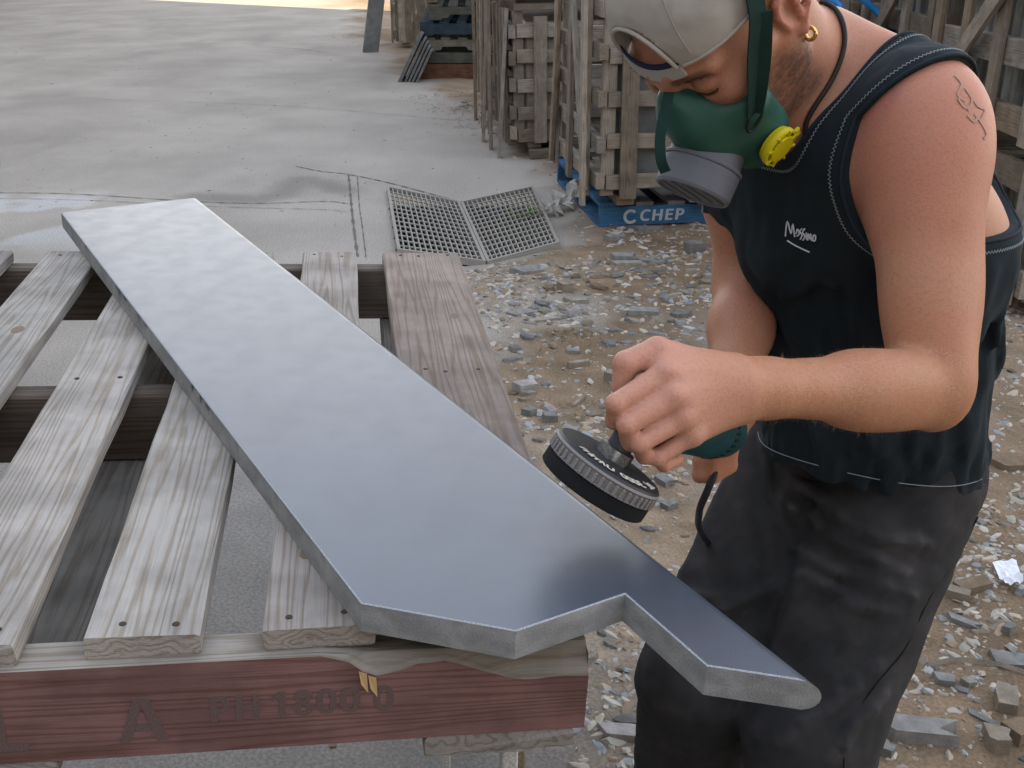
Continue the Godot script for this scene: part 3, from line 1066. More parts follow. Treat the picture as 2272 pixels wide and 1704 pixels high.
func slabs_in(label: String, at: Vector3, yaw: float, count: int, size: Vector3, col: Color, along_z: bool, group := "stone slabs packed upright in the crates") -> void:
	var t := thing("stone_slab_pack", label, "stone slabs", at, group)
	t.rotation.y = yaw
	var ms := []
	for k in 3:
		ms.append(mat(col * (0.8 + 0.2 * k), 0.8, T.speck, Vector3(4, 4, 4), null, 0.0, T.blotch, Vector3(2, 2, 2)))
	for k in count:
		var mb := MB.new()
		var s := size * Vector3(rng.randf_range(0.93, 1.0), rng.randf_range(0.9, 1.0), rng.randf_range(0.93, 1.0))
		mb.box(Vector3.ZERO, s, Basis.IDENTITY, 0.002)
		var p := Vector3(size.x * 0.5 if along_z else 0.0, s.y * 0.5, 0)
		if along_z:
			p.z = -(k + 0.5) * size.z * 1.12
		else:
			p.x = (k + 0.5) * size.x * 1.12
		part("slab", mb.done(), ms[k % 3], t, Transform3D(Basis(Vector3.UP, rng.randf_range(-0.015, 0.015)), p))

func extruded(poly: PackedVector2Array, depth: float) -> ArrayMesh:      # outline in x, y; extruded along z about 0
	var b := MB.new()
	var tri := Geometry2D.triangulate_polygon(poly)
	var z := depth * 0.5
	for i in range(0, tri.size(), 3):
		var p := [poly[tri[i]], poly[tri[i + 1]], poly[tri[i + 2]]]
		b.tri_out(Vector3(p[0].x, p[0].y, z), Vector3(p[1].x, p[1].y, z), Vector3(p[2].x, p[2].y, z), Vector3(p[0].x, p[0].y, 0))
		b.tri_out(Vector3(p[0].x, p[0].y, -z), Vector3(p[1].x, p[1].y, -z), Vector3(p[2].x, p[2].y, -z), Vector3(p[0].x, p[0].y, 0))
	var cw := Geometry2D.is_polygon_clockwise(poly)
	for i in poly.size():
		var a := poly[i]
		var c := poly[(i + 1) % poly.size()]
		var q := [Vector3(a.x, a.y, -z), Vector3(c.x, c.y, -z), Vector3(c.x, c.y, z), Vector3(a.x, a.y, z)]
		var nrm := Vector2(c.y - a.y, a.x - c.x) * (-1.0 if cw else 1.0)
		b.quad_out(q[0], q[1], q[2], q[3], Vector3((a.x + c.x) * 0.5 - nrm.x, (a.y + c.y) * 0.5 - nrm.y, 0))
	return b.done()

func block_pallet(label: String, at: Vector3, yaw: float, m: Material, notched: bool, w := 1.165, d := 1.165, mb2: Material = null) -> Node3D:
	var t := thing("stacked_pallet", label, "pallet", at, "pallets in the stacks behind the drain")
	t.rotation.y = yaw
	for z in [-0.02, -d * 0.5, -d + 0.02]:
		var poly := PackedVector2Array([Vector2(0, 0), Vector2(0, 0.1), Vector2(w, 0.1), Vector2(w, 0), Vector2(w * 0.84, 0), Vector2(w * 0.82, 0.035), Vector2(w * 0.62, 0.035), Vector2(w * 0.6, 0), Vector2(w * 0.40, 0), Vector2(w * 0.38, 0.035), Vector2(w * 0.18, 0.035), Vector2(w * 0.16, 0)]) if notched else PackedVector2Array([Vector2(0, 0), Vector2(0, 0.1), Vector2(w, 0.1), Vector2(w, 0)])
		part("bearer", extruded(poly, 0.038), m, t, Transform3D(Basis.IDENTITY, Vector3(0, 0.02, z)))
	for k in 7:
		var x := 0.065 + (w - 0.13) * k / 6.0
		stick(t, "top_board", Vector3(x, 0.131, 0.0), Vector3(x, 0.131, -d), Vector3.UP, 0.135 if k == 0 or k == 6 else 0.095, 0.02, m if mb2 == null or k == 0 else mb2)
	for k in 3:
		var x := 0.065 + (w - 0.13) * k / 2.0
		stick(t, "bottom_board", Vector3(x, 0.010, 0.0), Vector3(x, 0.010, -d), Vector3.UP, 0.13, 0.018, m)
	return t

func build_background() -> void:
	# --- the crate on the blue pallet
	var y1 := 0.155
	var yaw := 0.155
	var blue := wood(Color(0.06, 0.175, 0.33), 1.0, 0.1)
	blue.detail_albedo = T.blotch2
	var bare := wood(Color(0.23, 0.22, 0.20), 2.0)
	var bp := block_pallet("blue painted pallet with white lettering under the slatted crate", Vector3(0.4595, 0, -5.5517) + Vector3(0, 0.0, 0), yaw, blue, false, 1.165, 1.165, bare)
	var lt := mat(Color(0.55, 0.58, 0.60), 0.8, T.speck, Vector3(20, 20, 20))
	var tm := TextMesh.new()
	tm.font = bold()
	tm.text = "CHEP"
	tm.font_size = 64
	tm.pixel_size = 0.060 / 46.0
	tm.depth = 0.0015
	part("lettering", tm, lt, bp, Transform3D(Basis(Vector3(1.18, 0, 0), Vector3(0.1, 1, 0), Vector3(0, 0, 1)), Vector3(0.335, 0.068, 0.0)))
	var cb := MB.new()                       # the round mark before the word
	for k in 11:
		var a0 := 0.75 + 4.9 * k / 11.0
		var a1 := 0.75 + 4.9 * (k + 1) / 11.0
		var r0 := 0.024
		var r1 := 0.040
		cb.quad_out(Vector3(cos(a0) * r0, sin(a0) * r0, 0), Vector3(cos(a1) * r0, sin(a1) * r0, 0), Vector3(cos(a1) * r1, sin(a1) * r1, 0), Vector3(cos(a0) * r1, sin(a0) * r1, 0), Vector3(0, 0, -1))
	part("round_mark", cb.done(), lt, bp, Transform3D(Basis.IDENTITY, Vector3(0.165, 0.066, 0.001)))
	var c3 := crate("tall slatted crate of grey stone standing on the blue pallet", Vector3(0.4799, 0.2, -5.4969), yaw, 0.98, 1.18, 1.0, [0.075, 0.27, 0.485, 0.70, 0.91, 1.12], 0.075, [0.10, 0.52, 0.90], [0.12, 0.55, 0.93])
	stick(c3, "brace", Vector3(-0.105, 0.02, -0.02), Vector3(-0.105, 1.15, -0.50), Vector3.LEFT, 0.06, 0.022, grey())
	stick(c3, "brace", Vector3(-0.13, -0.04, 0.035), Vector3(-0.125, 1.2, -0.06), Vector3.LEFT, 0.05, 0.025, grey())
	stick(c3, "brace", Vector3(-0.11, 0.0, -0.92), Vector3(-0.10, 1.2, -0.74), Vector3.LEFT, 0.06, 0.022, grey())
	slabs_in("grey stone slabs upright inside the tall crate on the blue pallet", c3.position + c3.basis * Vector3(0.04, 0.04, -0.012), yaw, 8, Vector3(0.90, 1.0, 0.025), Color(0.25, 0.25, 0.235), true)
	# --- the two-high crate stack left of it
	var yaw2 := 0.09
	var p2 := Vector3(0.0507, 0, -7.4271) + Vector3(0, 0.12, 0)
	var c2 := crate("slatted crate full of plastic wrapped tiles, lower one of the leaning stack", p2, yaw2, 1.0, 0.83, 1.05, [0.045, 0.185, 0.365, 0.545, 0.71], 0.085, [0.14, 0.62], [0.08, 0.35, 0.62, 0.95])
	c2.rotation.z = 0.02
	stick(c2, "skid", Vector3(0.06, -0.083, 0.04), Vector3(1.0, -0.083, 0.04), Vector3.UP, 0.09, 0.055, grey())
	stick(c2, "skid", Vector3(0.06, -0.083, -1.0), Vector3(1.0, -0.083, -1.0), Vector3.UP, 0.09, 0.055, grey())
	var wrap := mat(Color(0.30, 0.25, 0.20), 0.4, T.blotch, Vector3(3, 3, 3), T.blotch, 1.5)
	var pk := MB.new()
	pk.box(Vector3(0.5, 0.40, -0.50), Vector3(0.92, 0.72, 1.0), Basis.IDENTITY, 0.02)
	solo("wrapped_tile_pack", pk.done(), wrap, "brown plastic wrapped tile pack inside the lower leaning crate", "tiles", Transform3D(c2.basis, c2.position))
	var beam := stick(c2, "lid_board", Vector3(-0.02, 0.86, 0.02), Vector3(1.02, 0.86, 0.02), Vector3.BACK, 0.04, 0.05, grey())
	var c2u := crate("slatted crate with four block ends showing under it, upper one of the leaning stack", p2 + c2.basis * Vector3(-0.06, 1.10, 0.04), yaw2 + 0.02, 1.02, 0.75, 1.05, [0.04, 0.20, 0.38, 0.56], 0.13, [0.10, 0.46], [0.10, 0.55, 0.95])
	for k in 4:
		stick(c2u, "block_end", Vector3(0.05 + k * 0.13, -0.038, 0.06), Vector3(0.05 + k * 0.13, -0.038, -0.9), Vector3.UP, 0.085, 0.04, grey())
	var brn := wood(Color(0.13, 0.085, 0.06), 4.0)
	stick(c2u, "bottom_beam", Vector3(-0.02, -0.125, 0.03), Vector3(1.05, -0.125, 0.03), Vector3.BACK, 0.11, 0.06, brn)
	stick(c2u, "bottom_beam", Vector3(-0.02, -0.125, -0.95), Vector3(1.05, -0.125, -0.95), Vector3.BACK, 0.11, 0.06, brn)
	var pk2 := MB.new()
	pk2.box(Vector3(0.5, 0.36, -0.54), Vector3(0.92, 0.62, 0.98), Basis.IDENTITY, 0.02)
	solo("wrapped_tile_pack", pk2.done(), wrap, "plastic wrapped tile pack inside the upper leaning crate", "tiles", Transform3D(c2u.basis, c2u.position))
	# loose boards leaning on its left side
	for k in 6:
		var x := -0.12 - 0.035 * (k % 3)
		var z := -0.02 - k * 0.30
		var q0 := c2.position + c2.basis * Vector3(x - 0.02, -0.12, z)
		var q1 := c2.position + c2.basis * Vector3(x + 0.05 - 0.06 * (k % 2), 0.85 + 0.12 * (k % 3), z + 0.02)
		var o := stick(self, numbered("loose_board"), q0, q1, Vector3.LEFT, 0.065, 0.025, grey())
		meta(o, ["weathered loose board leaning upright on the near corner of the leaning stack", "second loose board from the near corner of the leaning stack", "loose board leaning on the middle of the leaning stack's left side", "brown loose board beyond the middle of the leaning stack's left side", "loose board near the far end of the leaning stack", "farthest loose board leaning on the leaning stack"][k], "board", "loose boards leaning on the crate stack")
	var c4 := crate("slatted crate behind the leaning stack", Vector3(-0.12, 0.09, -8.95), yaw2, 1.0, 1.5, 1.2, [0.05, 0.25, 0.5, 0.75, 1.0, 1.25, 1.45], 0.09, [0.1, 0.5], [0.1, 0.4, 0.7, 1.1])
	slabs_in("tile pack inside the crate behind the leaning stack", c4.position + c4.basis * Vector3(0.05, 0.03, -0.1), yaw2, 6, Vector3(0.9, 1.3, 0.12), Color(0.24, 0.20, 0.16), true)
	# --- pallets stacked far left
	var dk := wood(Color(0.10, 0.10, 0.085), 5.0)
	var bl := wood(Color(0.035, 0.058, 0.075), 6.0)
	var gp := wood(Color(0.19, 0.175, 0.145), 7.0)
	var red := wood(Color(0.15, 0.075, 0.045), 8.0)
	var p1 := Vector3(-0.9446, 0, -11.331)
	var bt := thing("timber_bearer_stack", "dark red brown timber bearers under the far pallet stack", "timber", p1)
	for z in [-0.04, -0.6, -1.1]:
		stick(bt, "bearer", Vector3(-0.02, 0.08, z), Vector3(1.3, 0.08, z), Vector3.BACK, 0.155, 0.08, red)
		stick(bt, "packer", Vector3(0.12, 0.215, z), Vector3(1.3, 0.215, z), Vector3.BACK, 0.10, 0.08, dk)
	block_pallet("weathered notched pallet, lowest of the far stack", p1 + Vector3(0.04, 0.27, 0.0), 0.02, gp, true)
	block_pallet("faded blue pallet in the middle of the far stack", p1 + Vector3(0.03, 0.425, 0.02), 0.0, bl, false)
	block_pallet("dark mossy notched pallet on top of the blue one", p1 + Vector3(0.12, 0.58, 0.03), 0.03, dk, true)
	var dkc := crate("dark slatted crate on top of the far pallet stack", p1 + Vector3(0.05, 0.79, -0.1), 0.0, 1.1, 0.8, 1.0, [0.1, 0.35, 0.6], 0.12, [0.1, 0.6, 1.0], [0.2, 0.7])
	crate("tall slatted crate standing far behind the leaning stone offcuts", Vector3(-1.42, 0.09, -14.2), 0.05, 1.1, 1.7, 1.1, [0.1, 0.4, 0.7, 1.0, 1.3, 1.6], 0.09, [0.05, 0.13, 0.25, 0.5], [0.1, 0.5, 0.9])
	crate("slatted crate behind the far pallet stack", Vector3(-1.02, 0.09, -12.7), 0.05, 1.1, 1.3, 1.0, [0.1, 0.4, 0.7, 1.0, 1.25], 0.09, [0.02, 0.12, 0.4, 0.7], [0.1, 0.5])
	# leaning stone offcuts
	var st := mat(Color(0.22, 0.225, 0.22), 0.75, T.speck, Vector3(4, 4, 4), null, 0.0, T.blotch, Vector3(2, 2, 2))
	var lb := MB.new()
	lb.box(Vector3(0, 0.26, 0), Vector3(0.035, 0.55, 0.42), Basis.IDENTITY, 0.003)
	for k in 4:
		lb.box(Vector3(0.05 + 0.035 * k, 0.25 - 0.01 * k, 0.02 * k), Vector3(0.024, 0.52 - 0.03 * k, 0.38), Basis.IDENTITY, 0.003)
	solo("leaning_stone_offcut", lb.done(), st, "bundle of stone offcuts leaning on the far pallet stack", "stone slabs", Transform3D(Basis(Vector3.BACK, -0.47), Vector3(-1.1303, 0, -11.1611) + Vector3(0, -0.005, -0.22)))
	var lc := MB.new()
	lc.box(Vector3(0, 0.65, 0), Vector3(0.19, 1.3, 0.05), Basis.IDENTITY, 0.004)
	solo("leaning_stone_offcut", lc.done(), st, "tall narrow stone slab leaning to the right beside the far crates", "stone slab", Transform3D(Basis(Vector3.BACK, -0.17) * Basis(Vector3.UP, 0.35), Vector3(-1.7383, 0, -13.8318) + Vector3(0, -0.01, 0)))
	# --- right hand row, faces turned to the left
	var pale := Color(0.58, 0.55, 0.47)
	var rx := 2.08
	for k in 3:
		var z := -4.15 - k * 1.28
		var lo := crate(["lower slatted crate of pale tiles, nearest in the right hand row", "lower slatted crate of pale tiles, second in the right hand row", "lower slatted crate of pale tiles, farthest in the right hand row"][k], Vector3(rx + 0.06 * (k % 2), 0.09, z), PI / 2 * 0.0, 1.1, 0.53, 1.14, [0.06, 0.27, 0.46], 0.11, [0.1, 0.6], [0.03, 0.45, 1.05])
		slabs_in(["pale tiles upright in the lower near crate on the right", "pale tiles upright in the lower middle crate on the right", "pale tiles upright in the lower far crate on the right"][k], lo.position + Vector3(0.03, 0.02, -0.05), 0.0, 30, Vector3(0.9, 0.42, 0.031), pale, true)
		var hi := crate(["upper slatted crate with a diagonal brace, nearest in the right hand row", "upper slatted crate, second in the right hand row", "upper slatted crate, farthest in the right hand row"][k], Vector3(rx - 0.03 + 0.05 * (k % 2), 0.71, z - 0.03), 0.0, 1.1, 0.82, 1.12, [0.05, 0.30, 0.56, 0.78], 0.105, [0.1, 0.6], [0.02, 0.40, 0.75, 1.08])
		stick(hi, "brace", Vector3(-0.115, 0.02, -0.98), Vector3(-0.115, 0.80, -0.05), Vector3.LEFT, 0.08, 0.024, grey())
		slabs_in(["pale tiles upright in the upper near crate on the right", "pale tiles upright in the upper middle crate on the right", "pale tiles upright in the upper far crate on the right"][k], hi.position + Vector3(0.03, 0.02, -0.05), 0.0, 22, Vector3(0.9, 0.66, 0.042), Color(0.52, 0.52, 0.49), true)
	# --- low crates beyond the man's shoulder
	var c5 := crate("low open crate with pale slabs laid on top, beyond the man's shoulder", Vector3(1.08, 0.09, -6.05), -0.05, 0.88, 0.80, 1.0, [0.08, 0.30, 0.52, 0.74], 0.10, [0.08, 0.45, 0.85], [0.1, 0.5, 0.9])
	slabs_in("stone pack inside the low open crate beyond the man's shoulder", c5.position + Vector3(0.04, 0.03, -0.08), -0.05, 12, Vector3(0.8, 0.62, 0.06), Color(0.33, 0.30, 0.26), true)
	for k in 5:
		var mb := MB.new()
		mb.box(Vector3.ZERO, Vector3([0.55, 0.42, 0.40, 0.36, 0.34][k], 0.022, 0.34), Basis.IDENTITY, 0.002)
		solo("loose_tile", mb.done(), mat([Color(0.42, 0.36, 0.28), Color(0.66, 0.65, 0.55), Color(0.70, 0.70, 0.60), Color(0.45, 0.40, 0.33), Color(0.62, 0.60, 0.50)][k], 0.75, T.speck, Vector3(5, 5, 5)), ["wide buff tile lying on the low crate", "cream tile on the right of the low crate, top of its pile", "cream tile under the top one on the low crate", "brown tile in the pile on the low crate", "lowest cream tile of the pile on the low crate"][k], "tile", Transform3D(Basis(Vector3.UP, [0.1, -0.15, -0.1, -0.2, -0.12][k]) * Basis(Vector3.BACK, [-0.06, -0.06, -0.06, -0.04, -0.03][k]), Vector3([1.38, 1.72, 1.70, 1.66, 1.68][k], [0.945, 0.985, 0.961, 0.937, 0.914][k], -6.25 - 0.02 * k)), "tiles laid on the low crate")
	var c6 := crate("open crate with a white box on it, behind the low crate", Vector3(1.05, 0.09, -7.5), 0.0, 1.05, 1.02, 1.0, [0.08, 0.36, 0.64, 0.94], 0.11, [0.1, 0.55, 0.98], [0.1, 0.5, 0.9])
	slabs_in("dark stone pack in the crate behind the low crate", c6.position + Vector3(0.04, 0.03, -0.1), 0.0, 10, Vector3(0.92, 0.9, 0.08), Color(0.20, 0.18, 0.16), true)
	var wb := MB.new()
	wb.box(Vector3.ZERO, Vector3(0.40, 0.17, 0.28), Basis.IDENTITY, 0.004)
	solo("white_box", wb.done(), mat(Color(0.62, 0.62, 0.57), 0.8, T.speck, Vector3(3, 3, 3)), "plain white box standing on the crate beyond the man's shoulder", "box", Transform3D(Basis(Vector3.UP, -0.1), Vector3(1.98, 1.19, -7.35)))
	var ob := MB.new()
	ob.box(Vector3.ZERO, Vector3(0.30, 0.045, 0.2), Basis.IDENTITY, 0.004)
	solo("orange_box", ob.done(), mat(Color(0.55, 0.27, 0.14), 0.8, T.speck, Vector3(9, 9, 9)), "flat orange carton on the white box", "carton", Transform3D(Basis(Vector3.UP, 0.05), Vector3(1.99, 1.298, -7.37)))
	crate("tall crate at the back right, beyond the white box", Vector3(1.2, 0.09, -9.0), 0.0, 1.1, 1.6, 1.0, [0.1, 0.4, 0.7, 1.0, 1.3, 1.55], 0.11, [0.1, 0.55, 0.98], [0.1, 0.5, 0.9])
	# blue air hose looped over the crates
	var hm := mat(Color(0.02, 0.17, 0.42), 0.45)
	var hb := MB.new()
	var hp := path_between([Vector3(1.50, 0.4, -5.75), Vector3(1.62, 0.8, -5.62), Vector3(2.0632, 0.9344, -6.1766), Vector3(2.029, 1.019, -6.3217), Vector3(1.9061, 1.1249, -6.3671), Vector3(1.8467, 1.2264, -6.5194), Vector3(1.7555, 1.1785, -6.4989), Vector3(1.7816, 1.0947, -6.463), Vector3(1.8087, 1.019, -6.3217), Vector3(1.40, 0.8, -5.8), Vector3(1.36, 0.3, -5.85)], 8)
	hb.tube(hp, PackedFloat32Array([0.019]), 10)
	solo("air_hose", hb.done(), hm, "blue rubber hose looped over the crates behind the man's neck", "hose")
	# torn white plastic
	plastic("torn grey white plastic sheet hanging from the blue pallet over the dirt", [Vector3(0.4865, 0.25, -5.8544), Vector3(0.4372, 0.17, -6.0224), Vector3(0.3728, 0.09, -6.0856), Vector3(0.2987, 0.04, -6.0501), Vector3(0.2329, 0.02, -5.959), Vector3(0.2058, 0.005, -5.914)], 0.19)
	plastic("shred of white plastic wrapping caught on the left of the leaning stack", [Vector3(-0.023, 0.55, -9.3729), Vector3(-0.0727, 0.5, -8.3922), Vector3(-0.108, 0.35, -8.3805), Vector3(-0.1153, 0.25, -8.366)], 0.10)

func plastic(label: String, pts: Array, w: float) -> void:
	var b := MB.new()
	var p := path_between(pts, 7)
	var rows := []
	for i in p.size():
		var t := (p[mini(i + 1, p.size() - 1)] - p[maxi(i - 1, 0)]).normalized()
		var s := t.cross(Vector3(0.2, 1, 0.3)).normalized()
		var row := []
		var n := 7
		for k in n + 1:
			var f := float(k) / n - 0.5
			row.append(p[i] + s * f * w * (0.6 + 0.4 * sin(i * 0.9 + k)) + Vector3(0, 1, 0.4) * (0.018 * sin(k * 2.3 + i * 0.8) + rng.randf_range(0, 0.012)))
		rows.append(row)
	for i in rows.size() - 1:
		for k in 7:
			b.quad(rows[i][k], rows[i][k + 1], rows[i + 1][k + 1], rows[i + 1][k])
	var m := mat(Color(0.60, 0.57, 0.52), 0.5, T.blotch, Vector3(4, 4, 4))
	m.backlight_enabled = true
	m.backlight = Color(0.3, 0.3, 0.28)
	m.cull_mode = BaseMaterial3D.CULL_DISABLED
	solo("plastic_scrap", b.done(), m, label, "plastic")

# ------------------------------------------------------------------ rubble
func chip(seed_: int, flat: float) -> ArrayMesh:      # a broken stone: unit size, flat faced
	var r := RandomNumberGenerator.new()
	r.seed = seed_
	var n := r.randi_range(5, 7)
	var b := MB.new()
	var lo := PackedVector3Array()
	var hi := PackedVector3Array()
	for k in n:
		var a := TAU * (k + r.randf_range(-0.3, 0.3)) / n
		var q := r.randf_range(0.38, 0.55)
		lo.append(Vector3(cos(a) * q, 0, sin(a) * q * 0.72))
		hi.append(Vector3(cos(a) * q * r.randf_range(0.72, 0.98) + r.randf_range(-0.03, 0.03), flat * r.randf_range(0.75, 1.1), sin(a) * q * 0.72 * r.randf_range(0.72, 0.98)))
	var c := Vector3(0, flat * 0.4, 0)
	var top := Vector3(r.randf_range(-0.1, 0.1), flat * r.randf_range(0.95, 1.2), r.randf_range(-0.06, 0.06))
	for k in n:
		var j := (k + 1) % n
		b.tri_out(lo[k], lo[j], hi[j], c)
		b.tri_out(lo[k], hi[j], hi[k], c)
		b.tri_out(hi[k], hi[j], top, c)
	return b.done()

func shard(l: float, h: float, w: float, seed_: int, jag := 0.12) -> ArrayMesh:   # a cut offcut with one broken end
	var r := RandomNumberGenerator.new()
	r.seed = seed_
	var b := MB.new()
	var n := 6
	var lo := PackedVector3Array()
	var hi := PackedVector3Array()
	var outline := [Vector2(-0.5, -0.5), Vector2(0.1, -0.52), Vector2(0.5, -0.46), Vector2(0.5 - r.randf_range(0, 0.2), 0.1), Vector2(0.46, 0.5), Vector2(-0.1, 0.5), Vector2(-0.5 + r.randf_range(0.0, 0.25), 0.48)]
	for q in outline:
		var x: float = q.x * l * (1.0 + r.randf_range(-jag, jag))
		var z: float = q.y * w * (1.0 + r.randf_range(-jag, jag))
		lo.append(Vector3(x, 0, z))
		hi.append(Vector3(x * r.randf_range(0.95, 1.0), h * r.randf_range(0.9, 1.05), z * r.randf_range(0.93, 1.0)))
	var c := Vector3(0, h * 0.5, 0)
	for k in lo.size():
		var j := (k + 1) % lo.size()
		b.quad_out(lo[k], lo[j], hi[j], hi[k], c)
		b.tri_out(hi[k], hi[j], Vector3(0, h, 0), c)
	return b.done()

func on_ground(p: Vector3, sink := 0.004) -> Vector3:
	return Vector3(p.x, ground_y(p.x, p.z) - sink, p.z)

func build_rubble() -> void:
	var stones := []
	for c in [Color(0.34, 0.325, 0.30), Color(0.45, 0.375, 0.28), Color(0.52, 0.47, 0.39), Color(0.36, 0.26, 0.17), Color(0.43, 0.41, 0.38), Color(0.62, 0.56, 0.52)]:
		stones.append(mat(c, 0.9, T.speck, Vector3(9, 9, 9), T.speck_h, 0.15, T.blotch, Vector3(6, 6, 6)))
	# pieces one can point at: [point, length, height, width, turn, stone, name, label]
	var list := [
		[Vector3(0.0464, 0, -3.4368), 0.085, 0.032, 0.055, 0.35, 5, "brick_piece", "pinkish white sawn brick piece beside the wide brown pallet board"],
		[Vector3(0.1255, 0, -3.1641), 0.05, 0.03, 0.038, 0.1, 0, "stone_offcut", "small square grey stone block near the edge of the wide board"],
		[Vector3(0.0559, 0, -3.21), 0.04, 0.03, 0.035, 0.9, 0, "stone_offcut", "dark grey stone lump half hidden by the wide board"],
		[Vector3(0.1808, 0, -3.0723), 0.07, 0.016, 0.05, 1.2, 4, "stone_offcut", "flat grey stone chip behind the left end of the grinder pad"],
		[Vector3(0.4338, 0, -2.7481), 0.06, 0.02, 0.035, -1.0, 0, "stone_offcut", "blue grey slate sliver to the right of the grinder pad"],
		[Vector3(0.4354, 0, -2.6204), 0.045, 0.024, 0.03, 0.5, 0, "stone_offcut", "little grey block below the grinder pad"],
		[Vector3(0.2281, 0, -3.7608), 0.05, 0.018, 0.03, 0.0, 4, "stone_offcut", "pale grey oval stone on bare dirt above the hand"],
		[Vector3(0.2412, 0, -3.6252), 0.085, 0.02, 0.022, 0.3, 1, "stone_offcut", "buff splintered stick of stone above the hand"],
		[Vector3(0.2719, 0, -4.3414), 0.11, 0.022, 0.045, 0.05, 2, "stone_offcut", "long flat cream tile strip in the middle of the rubble"],
		[Vector3(0.2339, 0, -4.4954), 0.07, 0.045, 0.06, 0.2, 1, "stone_offcut", "squarish buff stone behind the cream strip"],
		[Vector3(0.0361, 0, -4.1964), 0.10, 0.018, 0.055, 0.5, 4, "stone_offcut", "pointed pale grey flake beside the wide board's edge"],
		[Vector3(0.1202, 0, -4.1407), 0.20, 0.014, 0.035, 0.32, 2, "stone_offcut", "thin pale shard of stone lying by the dirt patch"],
		[Vector3(0.5394, 0, -4.1964), 0.13, 0.022, 0.06, -0.15, 4, "stone_offcut", "broad pale slate beside the far forearm"],
		[Vector3(0.8915, 0, -5.1223), 0.10, 0.05, 0.07, 0.25, 0, "stone_offcut", "dark grey stone block next to the man's far elbow"],
		[Vector3(0.5279, 0, -4.8701), 0.16, 0.02, 0.05, 0.05, 2, "stone_offcut", "long pale strip of tile among the thick rubble"],
		[Vector3(0.0736, 0, -4.8701), 0.14, 0.03, 0.09, 0.4, 4, "stone_offcut", "whitish flat stone just below the drain"],
		[Vector3(0.5276, 0, -4.9819), 0.12, 0.03, 0.06, 0.0, 4, "stone_offcut", "flat grey offcut below the blue pallet"],
		[Vector3(0.5265, 0, -5.3465), 0.11, 0.025, 0.05, 0.2, 4, "stone_offcut", "grey offcut just in front of the blue pallet corner"],
		[Vector3(0.7063, 0, -5.4788), 0.15, 0.02, 0.05, -0.1, 0, "stone_offcut", "thin grey slate in front of the lettering of the blue pallet"],
		[Vector3(0.224, 0, -3.3201), 0.10, 0.014, 0.012, 1.1, 1, "timber_sliver", "upright looking grey timber sliver left of the hand"],
		[Vector3(0.1119, 0, -3.21), 0.09, 0.012, 0.05, -0.4, 5, "bark_flake", "curled pinkish flake lying left of the grinder pad"],
		[Vector3(0.3721, 0, -3.4977), 0.09, 0.035, 0.04, 0.2, 1, "stone_offcut", "tan lump of stone seen beside the thumb"],
		[Vector3(1.471, 0, -2.8536), 0.09, 0.022, 0.05, 0.0, 3, "brick_piece", "pinkish brown flat brick at the right edge behind the man's back"],
		[Vector3(1.0858, 0, -1.9331), 0.085, 0.018, 0.05, -0.2, 0, "stone_offcut", "large blue grey slate at the right edge"],
		[Vector3(0.9137, 0, -1.8632), 0.045, 0.02, 0.028, -0.25, 4, "stone_offcut", "grey stone block with slanting sides right of the knee"],
		[Vector3(0.9649, 0, -1.8557), 0.028, 0.018, 0.022, 0.3, 2, "stone_offcut", "small white angular stone right of the grey block"],
		[Vector3(1.0189, 0, -1.797), 0.07, 0.03, 0.042, 1.2, 1, "stone_offcut", "upright tan stone slab in the lower right corner"],
		[Vector3(0.9988, 0, -1.6942), 0.05, 0.035, 0.045, 0.4, 3, "stone_offcut", "rounded tan stone in the very corner, right one of a pair"],
		[Vector3(0.9496, 0, -1.6746), 0.05, 0.035, 0.045, -0.3, 1, "stone_offcut", "rounded tan stone in the very corner, left one of a pair"],
		[Vector3(0.9534, 0, -1.7411), 0.09, 0.012, 0.016, -0.8, 0, "stone_offcut", "narrow bluish grey strip beside the tan slab"],
		[Vector3(0.7879, 0, -1.6942), 0.17, 0.03, 0.05, -0.15, 4, "timber_offcut", "grey weathered board end lying beside the man's leg"],
		[Vector3(1.0341, 0, -2.0762), 0.08, 0.02, 0.022, -0.7, 4, "stone_offcut", "slim grey strip of stone sloping down right of the thigh"],
		[Vector3(1.056, 0, -2.1777), 0.07, 0.025, 0.03, -0.6, 1, "stone_offcut", "tan split stone above the slim grey strip"],
		[Vector3(1.1116, 0, -2.2067), 0.09, 0.025, 0.04, 0.35, 3, "stone_offcut", "brown long stone left of the white paper"],
		[Vector3(1.1224, 0, -2.0325), 0.03, 0.025, 0.02, 0.6, 0, "stone_offcut", "little pointed blue grey stone below the white paper"],
		[Vector3(0.7212, 0, -1.6428), 0.035, 0.025, 0.03, 0.8, 0, "stone_offcut", "bluish stone tip at the bottom beside the trousers"],
		[Vector3(0.2202, 0, -1.7047), 0.115, 0.02, 0.034, -0.12, 5, "timber_offcut", "broken pinkish grey piece of board on the ground below the slab's notch"],
		[Vector3(0.2989, 0, -1.7828), 0.025, 0.018, 0.02, 0.3, 2, "stone_offcut", "small cream wedge of stone above the broken board"],
		[Vector3(-0.3527, 0, -1.685), 0.014, 0.008, 0.010, 0.1, 3, "brick_piece", "tiny orange brown brick chip on the slurry under the bench"],
	]
	var sd := 100
	for q in list:
		sd += 1
		var o := solo(q[6], shard(q[1], q[2], q[3], sd), stones[q[5]], q[7], "stone" if q[6] == "stone_offcut" else ("brick" if q[6] == "brick_piece" else "scrap"), Transform3D(Basis(Vector3.UP, q[4]), on_ground(q[0])))
	# crumpled paper
	var pb := MB.new()
	var rows := []
